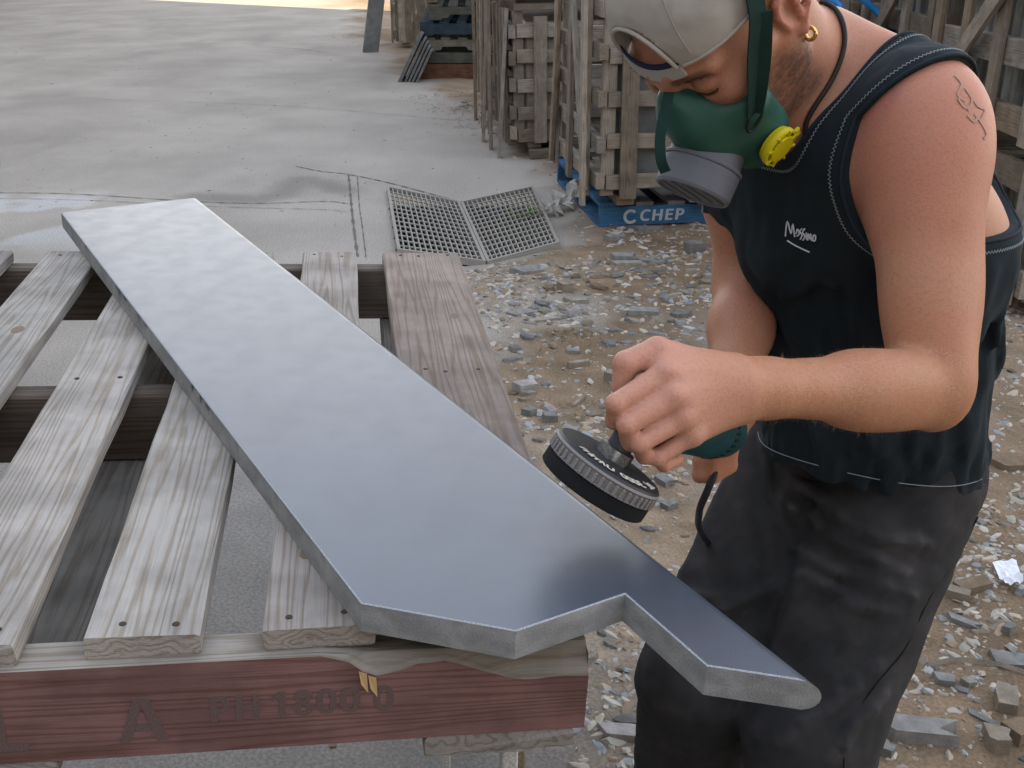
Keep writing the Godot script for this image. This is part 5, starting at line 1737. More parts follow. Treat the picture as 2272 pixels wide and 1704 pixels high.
func build_person() -> void:
	wn.seed = 11
	wn.frequency = 1.0
	wn.fractal_octaves = 3
	var at := Vector3(0.42, 0, -1.33)
	var man := thing("person", "man in dark tank top, backwards beige cap and green respirator bending over the slab", "person", at)
	var t0 := Time.get_ticks_msec()
	skin = skin_field()
	var head_in := func(p: Vector3) -> bool: return p.distance_to(HC) < 0.165
	var hand_c := Vector3(0.1426, 1.0902, -0.9123)
	var hand_in := func(p: Vector3) -> bool: return p.distance_to(hand_c) < 0.085
	var body_in := func(p: Vector3) -> bool: return p.distance_to(HC) > 0.162 and p.distance_to(hand_c) > 0.082
	var trim := func(d: Dictionary, test: Callable) -> Dictionary:
		var t := PackedInt32Array()
		for i in range(0, d.t.size(), 3):
			if test.call((d.v[d.t[i]] + d.v[d.t[i + 1]] + d.v[d.t[i + 2]]) / 3.0):
				t.append_array([d.t[i], d.t[i + 1], d.t[i + 2]])
		return {"v": d.v, "t": t}
	var nb: Dictionary = trim.call(skin.nets(Vector3(0.05, 0.72, -1.68), Vector3(0.80, 1.46, -0.85), 0.0058, func(m: Vector3, s: float) -> bool: return m.distance_to(HC) > 0.11 and m.distance_to(hand_c) > 0.03), body_in)
	var nh: Dictionary = trim.call(skin.nets(HC - Vector3.ONE * 0.18, HC + Vector3.ONE * 0.18, 0.0032, func(m: Vector3, s: float) -> bool: return m.distance_to(HC) < 0.19), head_in)
	var nl: Dictionary = trim.call(skin.nets(hand_c - Vector3.ONE * 0.10, hand_c + Vector3.ONE * 0.10, 0.0026, func(m: Vector3, s: float) -> bool: return m.distance_to(hand_c) < 0.11), hand_in)
	var sm := mat(Color.WHITE, 0.5, T.freckle, Vector3(8, 8, 8), T.speck_h, 0.018, T.fine, Vector3(30, 30, 30))
	sm.vertex_color_use_as_albedo = true
	sm.subsurf_scatter_enabled = true
	sm.subsurf_scatter_strength = 0.12
	part("body", net_mesh([nb, nh, nl], skin_paint, null, Transform3D(), at), sm, man)
	print("skin ", Time.get_ticks_msec() - t0)
	# tank top
	shirt = shirt_field()

	shirt.warp = shirt_cut
	shirt.wmax = 0.02
	var ns := shirt.nets(Vector3(0.12, 0.74, -1.70), Vector3(0.80, 1.46, -1.10), 0.0055)
	var cm := mat(Color(0.016, 0.025, 0.031), 0.95, T.fine, Vector3(10, 10, 10), T.weave, 0.03, T.blotch, Vector3(5, 5, 5))
	cm.rim_enabled = true
	cm.rim = 0.22
	cm.rim_tint = 0.6
	var tank := part("tank_top", net_mesh([ns], null, null, Transform3D(), at), cm, man)
	print("shirt ", Time.get_ticks_msec() - t0)
	seams(tank, at)
	# trousers
	jeans = jeans_field()
	folds = [
		[Vector3(0.3641, 0.8214, -1.2976), Vector3(0.4511, 0.762, -1.2286), 0.016, 0.010], [Vector3(0.4511, 0.762, -1.2286), Vector3(0.5511, 0.7269, -1.2571), 0.014, 0.008],
		[Vector3(0.3652, 0.7855, -1.2605), Vector3(0.5045, 0.7229, -1.1901), 0.013, 0.007], [Vector3(0.3602, 0.7453, -1.2215), Vector3(0.5032, 0.707, -1.1615), 0.013, 0.007],
		[Vector3(0.367, 0.7229, -1.1901), Vector3(0.4855, 0.6853, -1.1522), 0.012, 0.006], [Vector3(0.3616, 0.8147, -1.2838), Vector3(0.3602, 0.7453, -1.2215), 0.014, 0.008],
		[Vector3(0.4679, 0.6257, -1.1267), Vector3(0.3491, 0.5251, -1.1053), 0.016, 0.009], [Vector3(0.4737, 0.5932, -1.1128), Vector3(0.4029, 0.5032, -1.0959), 0.014, 0.009],
		[Vector3(0.2427, 0.7219, -1.3203), Vector3(0.3596, 0.6921, -1.3075), 0.014, 0.008], [Vector3(0.2362, 0.6802, -1.3024), Vector3(0.3466, 0.6265, -1.2793), 0.016, 0.010],
		[Vector3(0.2298, 0.6265, -1.2793), Vector3(0.3336, 0.6205, -1.2768), 0.014, 0.009], [Vector3(0.2591, 0.5787, -1.2806), Vector3(0.3676, 0.6557, -1.2701), 0.014, 0.010],
		[Vector3(0.2908, 0.8087, -1.3357), Vector3(0.3454, 0.7641, -1.2731), 0.015, 0.008], [Vector3(0.3352, 0.8629, -1.3263), Vector3(0.3591, 0.7742, -1.2556), 0.012, 0.007],
	]
	var eye := Vector3(0, 1.5, 0)
	var lines := []
	for c in folds:
		var a := jeans.shoot(eye, (c[0] - eye).normalized(), 2.6)
		var b := jeans.shoot(eye, (c[1] - eye).normalized(), 2.6)
		var last := a
		for k in 5:
			var q := jeans.snap(a.lerp(b, (k + 1) / 5.0) + SF * 0.01 * sin(k * 1.3 + c[2] * 900.0))
			lines.append([last, q, c[2] * (0.8 if k == 0 or k == 4 else 1.0), c[3] * [0.7, 1.4, 1.6, 1.4, 0.7][k]])
			last = q
	folds = lines
	jeans.warp = jeans_warp
	jeans.wmax = 0.02
	var nj := jeans.nets(Vector3(0.08, 0.05, -1.72), Vector3(0.82, 0.95, -1.02), 0.0062)
	var jm := mat(Color(0.034, 0.032, 0.034), 0.9, T.fine, Vector3(9, 9, 9), T.weave, 0.035, T.blotch, Vector3(6, 6, 6))
	var tr := part("trousers", net_mesh([nj], jeans_paint, null, Transform3D(), at), jm, man)
	jm.vertex_color_use_as_albedo = true
	jm.albedo_color = Color.WHITE
	var sb := MB.new()
	sb.off = at
	for line in [[Vector3(0.6094, 0.7488, -1.3318), Vector3(0.5982, 0.7028, -1.2903), Vector3(0.5549, 0.6725, -1.2447), Vector3(0.5189, 0.6103, -1.1854), Vector3(0.4784, 0.5781, -1.1498), Vector3(0.4329, 0.5224, -1.1259), Vector3(0.4235, 0.4448, -1.1253)]]:
		var path := PackedVector3Array()
		for p in path_between(line, 14):
			path.append(jeans.snap(p, 0.0006))
		sb.tube(path, PackedFloat32Array([0.0011]), 5)
	part("side_seam", sb.done(), mat(Color(0.008, 0.008, 0.009), 0.9), tr)
	print("jeans ", Time.get_ticks_msec() - t0)
	# boots
	for q in [[AL, "boot"], [AR, "boot"]]:
		var bf := Field.new()
		var a: Vector3 = q[0]
		bf.cap(Vector3(a.x, 0.05, a.z), Vector3(a.x, 0.14, a.z), 0.05, 0.055, 0.02)
		bf.cap(Vector3(a.x, 0.045, a.z) + SF * 0.02, Vector3(a.x, 0.040, a.z) + SF * 0.18, 0.046, 0.040, 0.03)
		bf.warp = func(p: Vector3, d: float) -> float: return maxf(d, 0.002 - p.y)
		part("boot", net_mesh([bf.nets(Vector3(a.x - 0.28, -0.02, a.z - 0.15), Vector3(a.x + 0.15, 0.25, a.z + 0.25), 0.012)], null, null, Transform3D(), at), mat(Color(0.10, 0.065, 0.04), 0.7, T.blotch, Vector3(6, 6, 6)), man)
	cap_and_mask(man, at)
	extras(man, at)
	print("person ", Time.get_ticks_msec() - t0)

func jeans_paint(p: Vector3) -> Color:
	var c := Color(0.038, 0.036, 0.037)
	var n := wn.get_noise_3d(p.x * 11.0, p.y * 11.0, p.z * 11.0)
	c = c.lerp(Color(0.064, 0.058, 0.056), clampf(0.2 + 1.2 * n, 0, 1) * 0.8)
	# cloth worn pale along its creases
	var worn := 0.0
	for q in folds:
		var a: Vector3 = q[0]
		if a.distance_squared_to(p) > 0.012:
			continue
		var ba: Vector3 = q[1] - a
		var h := clampf((p - a).dot(ba) / ba.length_squared(), 0.0, 1.0)
		worn = maxf(worn, exp(-(p - a - ba * h).length_squared() / (q[2] * q[2] * 0.35)))
	c = c.lerp(Color(0.125, 0.118, 0.118), worn * clampf(0.45 + n * 1.5, 0.0, 0.8))
	# dust rubbed into the thighs
	var n2 := wn.get_noise_3d(p.x * 35.0 + 9.0, p.y * 35.0, p.z * 35.0)
	return c.lerp(Color(0.11, 0.105, 0.10), smoothstep(0.3, 0.7, n2) * 0.16)

# follows the line on a field's surface where f takes a given value
func trace(fd: Field, f: Callable, level: float, lift: float, start: Vector3, step: float) -> PackedVector3Array:
	var idx := fd.all()
	var out := PackedVector3Array()
	var p := start
	for k in 700:
		var gn_ := Vector3.ZERO
		var gf := Vector3.ZERO
		for it in (12 if k == 0 else 3):
			gn_ = fd.grad(p, idx)
			p -= gn_ * (fd.raw(p, idx) - lift)
			for ax in 3:
				var e := Vector3.ZERO
				e[ax] = 0.002
				gf[ax] = (f.call(p + e) - f.call(p - e)) / 0.004
			gf -= gn_ * gf.dot(gn_)
			if gf.length_squared() > 0.02:
				p -= (gf * ((f.call(p) - level) / gf.length_squared())).limit_length(0.01)
		out.append(p)
		if k > 20 and p.distance_to(out[0]) < step * 1.1:
			out.append(out[0])
			break
		p += gn_.cross(gf).normalized() * step
	return out

func seams(tank: Node3D, at: Vector3) -> void:
	# white zigzag stitching that follows the arm hole and the neck
	var white := mat(Color(0.30, 0.325, 0.34), 0.9)
	var zz := MB.new()
	zz.off = at
	var free := shirt_field()
	var binding := MB.new()
	binding.off = at
	var la := func(p: Vector3) -> float: return arm_hole(p, 1.0)
	var ra := func(p: Vector3) -> float: return arm_hole(p, -1.0)
	var eye := Vector3(0, 1.5, 0)
	for q in [[la, Vector3(0.3869, 1.207, -1.2888)], [ra, SR + SF * 0.3 - SA * 0.02], [neck_hole, Vector3(0.3619, 1.2902, -1.3244)]]:
		var seed_: Vector3 = free.shoot(eye, (q[1] - eye).normalized(), 2.5) if q[1] != SR + SF * 0.3 - SA * 0.02 else free.shoot(q[1], -SF, 0.4)
		var edge := trace(free, q[0], 0.0015, -0.0008, seed_, 0.006)
		binding.tube(edge, PackedFloat32Array([0.0022]), 7, true)
		var line := trace(free, q[0], 0.0135, 0.0012, seed_, 0.0024)
		for k in line.size() - 1:
			var g := free.grad(line[k], free.all()).cross(line[k + 1] - line[k]).normalized() * (0.0017 if k % 2 == 0 else -0.0017)
			line[k] += g
		zz.tube(line, PackedFloat32Array([0.00055]), 4, false)
	part("binding", binding.done(), mat(Color(0.016, 0.025, 0.034), 0.9, T.fine, Vector3(12, 12, 12)), tank)
	# the hem, with loose threads
	for k in 200:
		var a0 := -0.4 + 2.1 * k / 200.0
		var a1 := -0.4 + 2.1 * (k + 0.8) / 200.0
		if k > 88 and k < 97:
			continue
		var q := []
		for a in [a0, a1]:
			var dir := SA * sin(a) + SF * cos(a)
			var p := Vector3(0.52, 0.82, -1.44) + dir * 0.35
			p.y = hem_y(Vector3(0.52, 0, -1.44) + dir * 0.15) + 0.022
			q.append(free.shoot(p, -dir, 0.35, 0.004))
		zz.tube(PackedVector3Array(q), PackedFloat32Array([0.0007]), 4, false)
	part("stitching", zz.done(), white, tank)

func cap_and_mask(man: Node3D, at: Vector3) -> void:
	var HB := Basis(HF * HS, HU * HS, HL * HS)
	var hx := Transform3D(HB, HC - at)
	var I := Basis.IDENTITY
	# the cap, worn backwards: a shell over the skull with its gap above the strap at the brow
	var c := Field.new()
	c.ell(Vector3(-0.012, 0.058, 0), I, Vector3(0.114, 0.100, 0.091), 0.0)
	c.warp = func(p: Vector3, d: float) -> float:
		d -= 0.0016 * wn.get_noise_3d(p.x * 22.0, p.y * 22.0, p.z * 22.0) + 0.0012 * sin(p.z * 60.0 + p.x * 40.0) * clampf(p.x * 12.0, 0.0, 1.0)
		d = maxf(d, 0.052 - p.y)
		var hole := (Vector2((p.z + 0.009) / 0.038, (p.y - 0.056) / 0.047).length() - 1.0) * 0.044
		if p.x > 0.0:
			d = maxf(d, -hole)
		return d
	c.wmax = 0.012
	var nc := c.nets(Vector3(-0.14, 0.0, -0.11), Vector3(0.12, 0.17, 0.11), 0.0024)
	var beige := mat(Color(0.56, 0.515, 0.45), 0.95, T.fine, Vector3(18, 18, 18), T.weave, 0.03, T.soft, Vector3(5, 5, 5))
	var cap := part("cap", net_mesh([nc]), beige, man, hx)
	var sb := MB.new()
	var path := PackedVector3Array()
	var nor := PackedVector3Array()
	for k in 15:
		var a := lerpf(-0.60, 0.36, k / 14.0)
		path.append(Vector3(-0.012 + cos(a) * 0.1130, 0.055 - 0.009 * cos(a * 2.2), sin(a) * 0.0925))
		nor.append(Vector3(cos(a), 0.25, sin(a)))
	ribbon(sb, path, nor, 0.017, 0.003)
	part("strap", sb.done(), beige, cap)
	var lb := MB.new()
	var lp := PackedVector3Array()
	for p in path:
		lp.append(Vector3(p.x - 0.0015, p.y + 0.0095, p.z))
	ribbon(lb, lp, nor, 0.006, 0.002)
	part("lining", lb.done(), mat(Color(0.02, 0.022, 0.06), 0.9), cap)
	# hems of the opening and of the rim
	var hm := MB.new()
	var on := func(y: float, z: float) -> Vector3:
		var w := 1.0 - pow((y - 0.058) / 0.100, 2.0) - pow(z / 0.091, 2.0)
		return Vector3(-0.012 + 0.1145 * sqrt(maxf(w, 0.0)), y, z)
	var arc := PackedVector3Array()
	for k in 31:
		var a := PI * k / 30.0
		arc.append(on.call(0.053 + 0.050 * sin(a), -0.009 + 0.0385 * cos(a)))
	hm.tube(arc, PackedFloat32Array([0.0022]), 7)
	var rimp := PackedVector3Array()
	for k in 49:
		var a := lerpf(0.40, TAU - 0.46, k / 48.0)
		rimp.append(Vector3(-0.012 + 0.1135 * cos(a), 0.0525, 0.0905 * sin(a)))
	hm.tube(rimp, PackedFloat32Array([0.0022]), 7)
	part("hem", hm.done(), beige, cap)
	# panel seams
	var pb := MB.new()
	for a in [0.55, -0.55, PI / 2, -PI / 2, PI - 0.55, PI + 0.55]:
		var line := PackedVector3Array()
		for k in 16:
			var e := 0.05 + 1.5 * k / 15.0
			line.append(Vector3(-0.012 + 0.1143 * cos(a) * cos(e), 0.058 + 0.1003 * sin(e), 0.0913 * sin(a) * cos(e)))
		pb.tube(line, PackedFloat32Array([0.0007]), 5)
	part("panel_seam", pb.done(), mat(Color(0.36, 0.33, 0.29), 0.9), cap)
	# the bill, at the back of the neck
	var bb := MB.new()
	var rows := []
	for i in 7:
		var row := []
		for k in 11:
			var a := lerpf(-1.0, 1.0, k / 10.0)
			var r := 0.100 + 0.065 * i / 6.0
			row.append(Vector3(-0.012 - cos(a) * r, 0.032 - 0.03 * i / 6.0 - 0.018 * a * a, sin(a) * 0.09))
		rows.append(row)
	for i in 6:
		for k in 10:
			bb.quad(rows[i][k], rows[i][k + 1], rows[i + 1][k + 1], rows[i + 1][k])
			bb.quad(rows[i][k] - Vector3(0, 0.003, 0), rows[i + 1][k] - Vector3(0, 0.003, 0), rows[i + 1][k + 1] - Vector3(0, 0.003, 0), rows[i][k + 1] - Vector3(0, 0.003, 0))
	part("bill", bb.done(), beige, cap)
	# respirator
	var f := Field.new()
	f.cap(Vector3(0.106, 0.012, 0), Vector3(0.108, -0.03, 0), 0.012, 0.016, 0.02)
	f.cap(Vector3(0.102, -0.035, 0), Vector3(0.094, -0.085, 0), 0.020, 0.024, 0.03)
	for s in [-1.0, 1.0]:
		f.cap(Vector3(0.104, -0.015, 0.010 * s), Vector3(0.070, -0.048, 0.046 * s), 0.016, 0.017, 0.03)
		f.cap(Vector3(0.070, -0.048, 0.046 * s), Vector3(0.062, -0.105, 0.036 * s), 0.017, 0.018, 0.03)
		f.cap(Vector3(0.098, -0.06, 0.014 * s), Vector3(0.074, -0.090, 0.044 * s), 0.024, 0.018, 0.03)
	f.cap(Vector3(0.085, -0.120, -0.018), Vector3(0.085, -0.120, 0.018), 0.021, 0.021, 0.03)
	f.cap(Vector3(0.096, -0.068, 0), Vector3(0.110, -0.076, 0), 0.030, 0.030, 0.02)
	var nm := f.nets(Vector3(0.02, -0.16, -0.10), Vector3(0.19, 0.05, 0.10), 0.003)
	var green := mat(Color(0.035, 0.115, 0.085), 0.42, T.soft, Vector3(7, 7, 7), null, 0.0, T.soft, Vector3(4, 4, 4))
	var resp := part("respirator", net_mesh([nm]), green, man, hx)
	resp.set_meta("label", "green half mask respirator with one round grey filter and a yellow valve")
	var ax := Vector3(0.985, -0.14, 0.0).normalized()
	var fx := Transform3D(frame(ax.cross(Vector3(0, 0, 1)), ax), Vector3(0.116, -0.080, -0.002))
	var fb := MB.new()
	fb.lathe(PackedVector2Array([Vector2(0.034, -0.018), Vector2(0.0385, -0.013), Vector2(0.0395, -0.010), Vector2(0.0405, 0.012), Vector2(0.0435, 0.0125), Vector2(0.0443, 0.0145), Vector2(0.0435, 0.0165), Vector2(0.0420, 0.017), Vector2(0.0428, 0.019), Vector2(0.0420, 0.045), Vector2(0.0405, 0.0480), Vector2(0.0375, 0.0485), Vector2(0.0365, 0.046), Vector2(0.0, 0.0455)]), 64)
	var grey_plastic := mat(Color(0.155, 0.160, 0.178), 0.5, T.fine, Vector3(20, 20, 20))
	var filt := part("filter", fb.done(), grey_plastic, resp, fx)
	var kb := MB.new()
	for r in 3:
		for k in 64:
			var a := TAU * (k + 0.5 * (r % 2)) / 64
			kb.box(Vector3(cos(a) * 0.0421, 0.0215 + r * 0.0022, sin(a) * 0.0421), Vector3(0.0012, 0.0012, 0.002), Basis(Vector3.UP, -a))
	for r in 4:
		kb.box(Vector3(0, 0.0465, -0.024 + 0.016 * r), Vector3(0.055, 0.002, 0.004))
	part("grip", kb.done(), mat(Color(0.12, 0.123, 0.135), 0.6), resp, fx)
	# yellow exhalation valve on the left cheek
	var vn := Vector3(0.326, -0.34, 0.877).normalized()
	var vx := Transform3D(frame(vn.cross(Vector3(1, 0, 0)), vn), Vector3(0.089, -0.099, 0.068))
	var vb := MB.new()
	vb.lathe(PackedVector2Array([Vector2(0.020, -0.010), Vector2(0.0225, -0.004), Vector2(0.0225, 0.001), Vector2(0.0205, 0.002), Vector2(0.0195, 0.002)]), 40)
	vb.lathe(PackedVector2Array([Vector2(0.0158, -0.002), Vector2(0.0158, 0.0030), Vector2(0.0150, 0.0038), Vector2(0.0, 0.0042)]), 40)
	for k in 8:
		var a := TAU * k / 8
		vb.box(Vector3(cos(a) * 0.0185, 0.0022, sin(a) * 0.0185), Vector3(0.008, 0.003, 0.0022), Basis(Vector3.UP, -a))
	vb.box(Vector3(0.0, 0.001, -0.024), Vector3(0.012, 0.004, 0.006), Basis.IDENTITY, 0.001)
	part("valve", vb.done(), mat(Color(0.60, 0.50, 0.008), 0.42), resp, vx)
	var vd := MB.new()
	vd.lathe(PackedVector2Array([Vector2(0.0205, -0.004), Vector2(0.0, -0.004)]), 24)
	part("valve_slot", vd.done(), mat(Color(0.02, 0.02, 0.01), 0.8), resp, vx)
	# buckle and head strap
	var kx := Vector3(0.088, -0.044, 0.062)
	var bk := MB.new()
	var loop := PackedVector3Array()
	for k in 17:
		var a := TAU * k / 16
		loop.append(kx + Vector3(cos(a) * 0.013, sin(a) * 0.008 - cos(a) * 0.004, 0.003 - cos(a) * 0.004))
	bk.tube(loop, PackedFloat32Array([0.0018]), 6)
	part("buckle", bk.done(), mat(Color(0.01, 0.01, 0.011), 0.4), resp)
	var st := mat(Color(0.010, 0.038, 0.028), 0.85, T.fine, Vector3(20, 20, 20), T.weave, 0.02)
	var r1 := MB.new()
	var sp := path_between([Vector3(0.086, -0.040, 0.065), Vector3(0.072, -0.014, 0.073), Vector3(0.052, 0.018, 0.0805), Vector3(0.028, 0.060, 0.0925), Vector3(0.004, 0.105, 0.085), Vector3(-0.010, 0.140, 0.055), Vector3(-0.018, 0.160, 0.0)], 8)
	var sn := PackedVector3Array()
	for p in sp:
		sn.append((p - Vector3(0, 0.04, 0)).normalized() * Vector3(0.5, 1, 1.6))
	ribbon(r1, sp, sn, 0.021, 0.0016)
	part("head_strap", r1.done(), st, resp)
	var r2 := MB.new()
	var sp2 := path_between([Vector3(0.084, -0.039, 0.067), Vector3(0.068, -0.016, 0.0765), Vector3(0.046, 0.012, 0.0845), Vector3(0.026, 0.048, 0.0945)], 8)
	var sn2 := PackedVector3Array()
	for i in sp2.size():
		sn2.append(Vector3(0.6, 0.2, 1).rotated(Vector3(0, 1, 0), 0.9 - 0.9 * i / sp2.size()))
	ribbon(r2, sp2, sn2, 0.015, 0.0016)
	part("head_strap", r2.done(), st, resp)
	var r3 := MB.new()
	r3.off = HC
	var tail := path_between([Vector3(0.1648, 1.3333, -1.1634), Vector3(0.1576, 1.3127, -1.1437), Vector3(0.153, 1.2915, -1.1292), Vector3(0.154, 1.2717, -1.1207), Vector3(0.1595, 1.2588, -1.1206)], 6)
	ribbon(r3, tail, PackedVector3Array([Vector3(-0.4, 0.1, 1)]), 0.011, 0.0015)
	part("loose_strap", r3.done(), st, resp, Transform3D(HB.inverse(), Vector3.ZERO))

func extras(man: Node3D, at: Vector3) -> void:
	# earring
	var e := MB.new()
	e.off = at
	var loop := PackedVector3Array()
	var c := hp(-0.010, -0.041, 0.083)
	for k in 17:
		var a := TAU * k / 16
		loop.append(c + (HL * cos(a) + Vector3.UP * sin(a)) * 0.0062)
	e.tube(loop, PackedFloat32Array([0.0022]), 8)
	var gold := mat(Color(0.75, 0.52, 0.16), 0.25)
	gold.metallic = 1.0
	part("earring", e.done(), gold, man)
	# eyebrows and lashes
	var eb := MB.new()
	eb.off = at
	var all := skin.all()
	for k in 360:
		var d := 1.0 if k % 2 == 0 else -1.0
		var f := rng.randf()
		var p := skin.snap(hp(0.100 - 0.02 * f, 0.034 + rng.randf_range(-0.004, 0.004) - 0.004 * f, (0.013 + 0.036 * f) * d))
		var n := skin.grad(p, all)
		var t := (HL * d * 0.8 + HU * (0.45 - 0.7 * f) + n * 0.25).normalized() * rng.randf_range(0.005, 0.009)
		var w := t.cross(n).normalized() * 0.0003
		eb.tri(p - w, p + w, p + t)
	for d: float in [1.0, -1.0]:
		for k in 40:
			var f := k / 40.0
			var p := skin.snap(hp(0.096 - 0.012 * f, 0.006 - 0.006 * sin(PI * f), (0.020 + 0.026 * f) * d))
			var n := skin.grad(p, all)
			var t := (n - HU * 0.6).normalized() * 0.006
			eb.tri(p - HL * 0.0005, p + HL * 0.0005, p + t)
	part("eyebrow_hair", eb.done(), mat(Color(0.06, 0.035, 0.02), 0.7), man).set_meta("kind", "stuff")
	# leather cord round the neck
	var nb := MB.new()
	nb.off = at
	var cord := PackedVector3Array()
	for p in path_between([Vector3(0.3628, 1.4156, -1.3456), Vector3(0.3718, 1.399, -1.3276), Vector3(0.3704, 1.3753, -1.3065), Vector3(0.3558, 1.3325, -1.2773), Vector3(0.3407, 1.2992, -1.2576), Vector3(0.3293, 1.2604, -1.2464), Vector3(0.3234, 1.2453, -1.2508)], 8):
		cord.append(skin.snap(p, 0.0026))
	nb.tube(cord, PackedFloat32Array([0.0030]), 7)
	part("neck_cord", nb.done(), mat(Color(0.025, 0.018, 0.013), 0.6), man)
	# fair hair on the forearms
	var hb := MB.new()
	hb.off = at
	var idx := skin.all()
	for k in 5200:
		var left := k % 4 != 0
		var a := EL if left else ER
		var b := WL if left else WR
		var t := rng.randf_range(0.02, 0.98)
		var ang := rng.randf() * TAU
		var ax := (b - a).normalized()
		var s1 := ax.cross(Vector3.UP).normalized()
		var s2 := s1.cross(ax)
		var dir := s1 * cos(ang) + s2 * sin(ang)
		if (Vector3(0, 1.5, 0) - a).normalized().dot(dir) < -0.35:
			continue
		var p := skin.snap(a.lerp(b, t) + dir * 0.045)
		var n := skin.grad(p, idx)
		var l := rng.randf_range(0.004, 0.009)
		var d := (n * rng.randf_range(0.0, 0.14) + ax * rng.randf_range(0.5, 1.0) + Vector3(rng.randfn(), rng.randfn() - 0.5, rng.randfn()) * 0.35).normalized() * l
		var w := d.cross(n).normalized() * 0.00013
		hb.tri(p - w, p + w, p + d)
	var hm := mat(Color(0.62, 0.42, 0.22), 0.5)
	hm.cull_mode = BaseMaterial3D.CULL_DISABLED
	var hair := part("arm_hair", hb.done(), hm, man)
	hair.set_meta("kind", "stuff")
	# faded tattoo on the back of the shoulder
	var tb := MB.new()
	tb.off = at
	for line in [
		[Vector3(0.4904, 1.3416, -1.2377), Vector3(0.498, 1.3322, -1.2337), Vector3(0.4939, 1.3214, -1.229), Vector3(0.5016, 1.3153, -1.2264)], [Vector3(0.5016, 1.3284, -1.232), Vector3(0.5093, 1.3167, -1.227), Vector3(0.5052, 1.3049, -1.222)],
		[Vector3(0.5083, 1.3214, -1.229), Vector3(0.5155, 1.3105, -1.2244), Vector3(0.5237, 1.3058, -1.2224), Vector3(0.5185, 1.2945, -1.2175)], [Vector3(0.4939, 1.3181, -1.2276), Vector3(0.5011, 1.3087, -1.2236), Vector3(0.5093, 1.3105, -1.2244)],
		[Vector3(0.5119, 1.3025, -1.2209), Vector3(0.5206, 1.2917, -1.2163), Vector3(0.5257, 1.2813, -1.2119), Vector3(0.5226, 1.2766, -1.2098)], [Vector3(0.5042, 1.3011, -1.2203), Vector3(0.5114, 1.2945, -1.2175), Vector3(0.5155, 1.2983, -1.2191)]]:
		var path := PackedVector3Array()
		var nn := PackedVector3Array()
		for p in path_between(line, 6):
			var q := skin.shoot(Vector3(0, 1.5, 0).lerp(p, 0.75), (p - Vector3(0, 1.5, 0)).normalized(), 0.6, 0.0005)
			path.append(q)
			nn.append(skin.grad(q, idx))
		ribbon(tb, path, nn, 0.0028, 0.0002)
	part("tattoo", tb.done(), mat(Color(0.41, 0.225, 0.165), 0.6), man)
	# script mark embroidered on the chest
	var lb := MB.new()
	lb.off = at
	var at_shirt := func(p: Vector3) -> Vector3:
		return shirt.shoot(Vector3(0, 1.5, 0).lerp(p, 0.8), (p - Vector3(0, 1.5, 0)).normalized(), 0.6, 0.0012)
	for line in [
		[Vector3(0.3397, 1.1509, -1.2647), Vector3(0.3419, 1.1672, -1.2717), Vector3(0.3464, 1.1534, -1.2658), Vector3(0.3486, 1.1641, -1.2704), Vector3(0.3508, 1.1499, -1.2643)],
		[Vector3(0.3525, 1.1534, -1.2658), Vector3(0.3541, 1.1585, -1.268), Vector3(0.3564, 1.1534, -1.2658), Vector3(0.3536, 1.1509, -1.2647)],
		[Vector3(0.3597, 1.159, -1.2682), Vector3(0.3569, 1.156, -1.2669), Vector3(0.3597, 1.1519, -1.2652), Vector3(0.3575, 1.1473, -1.2632)],
		[Vector3(0.363, 1.159, -1.2682), Vector3(0.3602, 1.155, -1.2665), Vector3(0.363, 1.1509, -1.2647), Vector3(0.3608, 1.1463, -1.2628)],
		[Vector3(0.3647, 1.1545, -1.2663), Vector3(0.3652, 1.1468, -1.263)], [Vector3(0.3664, 1.1463, -1.2628), Vector3(0.3669, 1.1534, -1.2658), Vector3(0.3691, 1.1473, -1.2632), Vector3(0.3697, 1.1534, -1.2658), Vector3(0.3713, 1.1458, -1.2626)],
		[Vector3(0.3736, 1.1519, -1.2652), Vector3(0.3725, 1.1468, -1.263), Vector3(0.3752, 1.1458, -1.2626), Vector3(0.3758, 1.1509, -1.2647), Vector3(0.3736, 1.1519, -1.2652)],
		[Vector3(0.3419, 1.1458, -1.2626), Vector3(0.353, 1.1397, -1.2599), Vector3(0.3686, 1.133, -1.2571)]]:
		var path := PackedVector3Array()
		for p in path_between(line, 4):
			path.append(at_shirt.call(p - Vector3(0.012, 0, 0)))
		lb.tube(path, PackedFloat32Array([0.0010]), 5)
	part("embroidered_mark", lb.done(), mat(Color(0.62, 0.64, 0.68), 0.9), man)
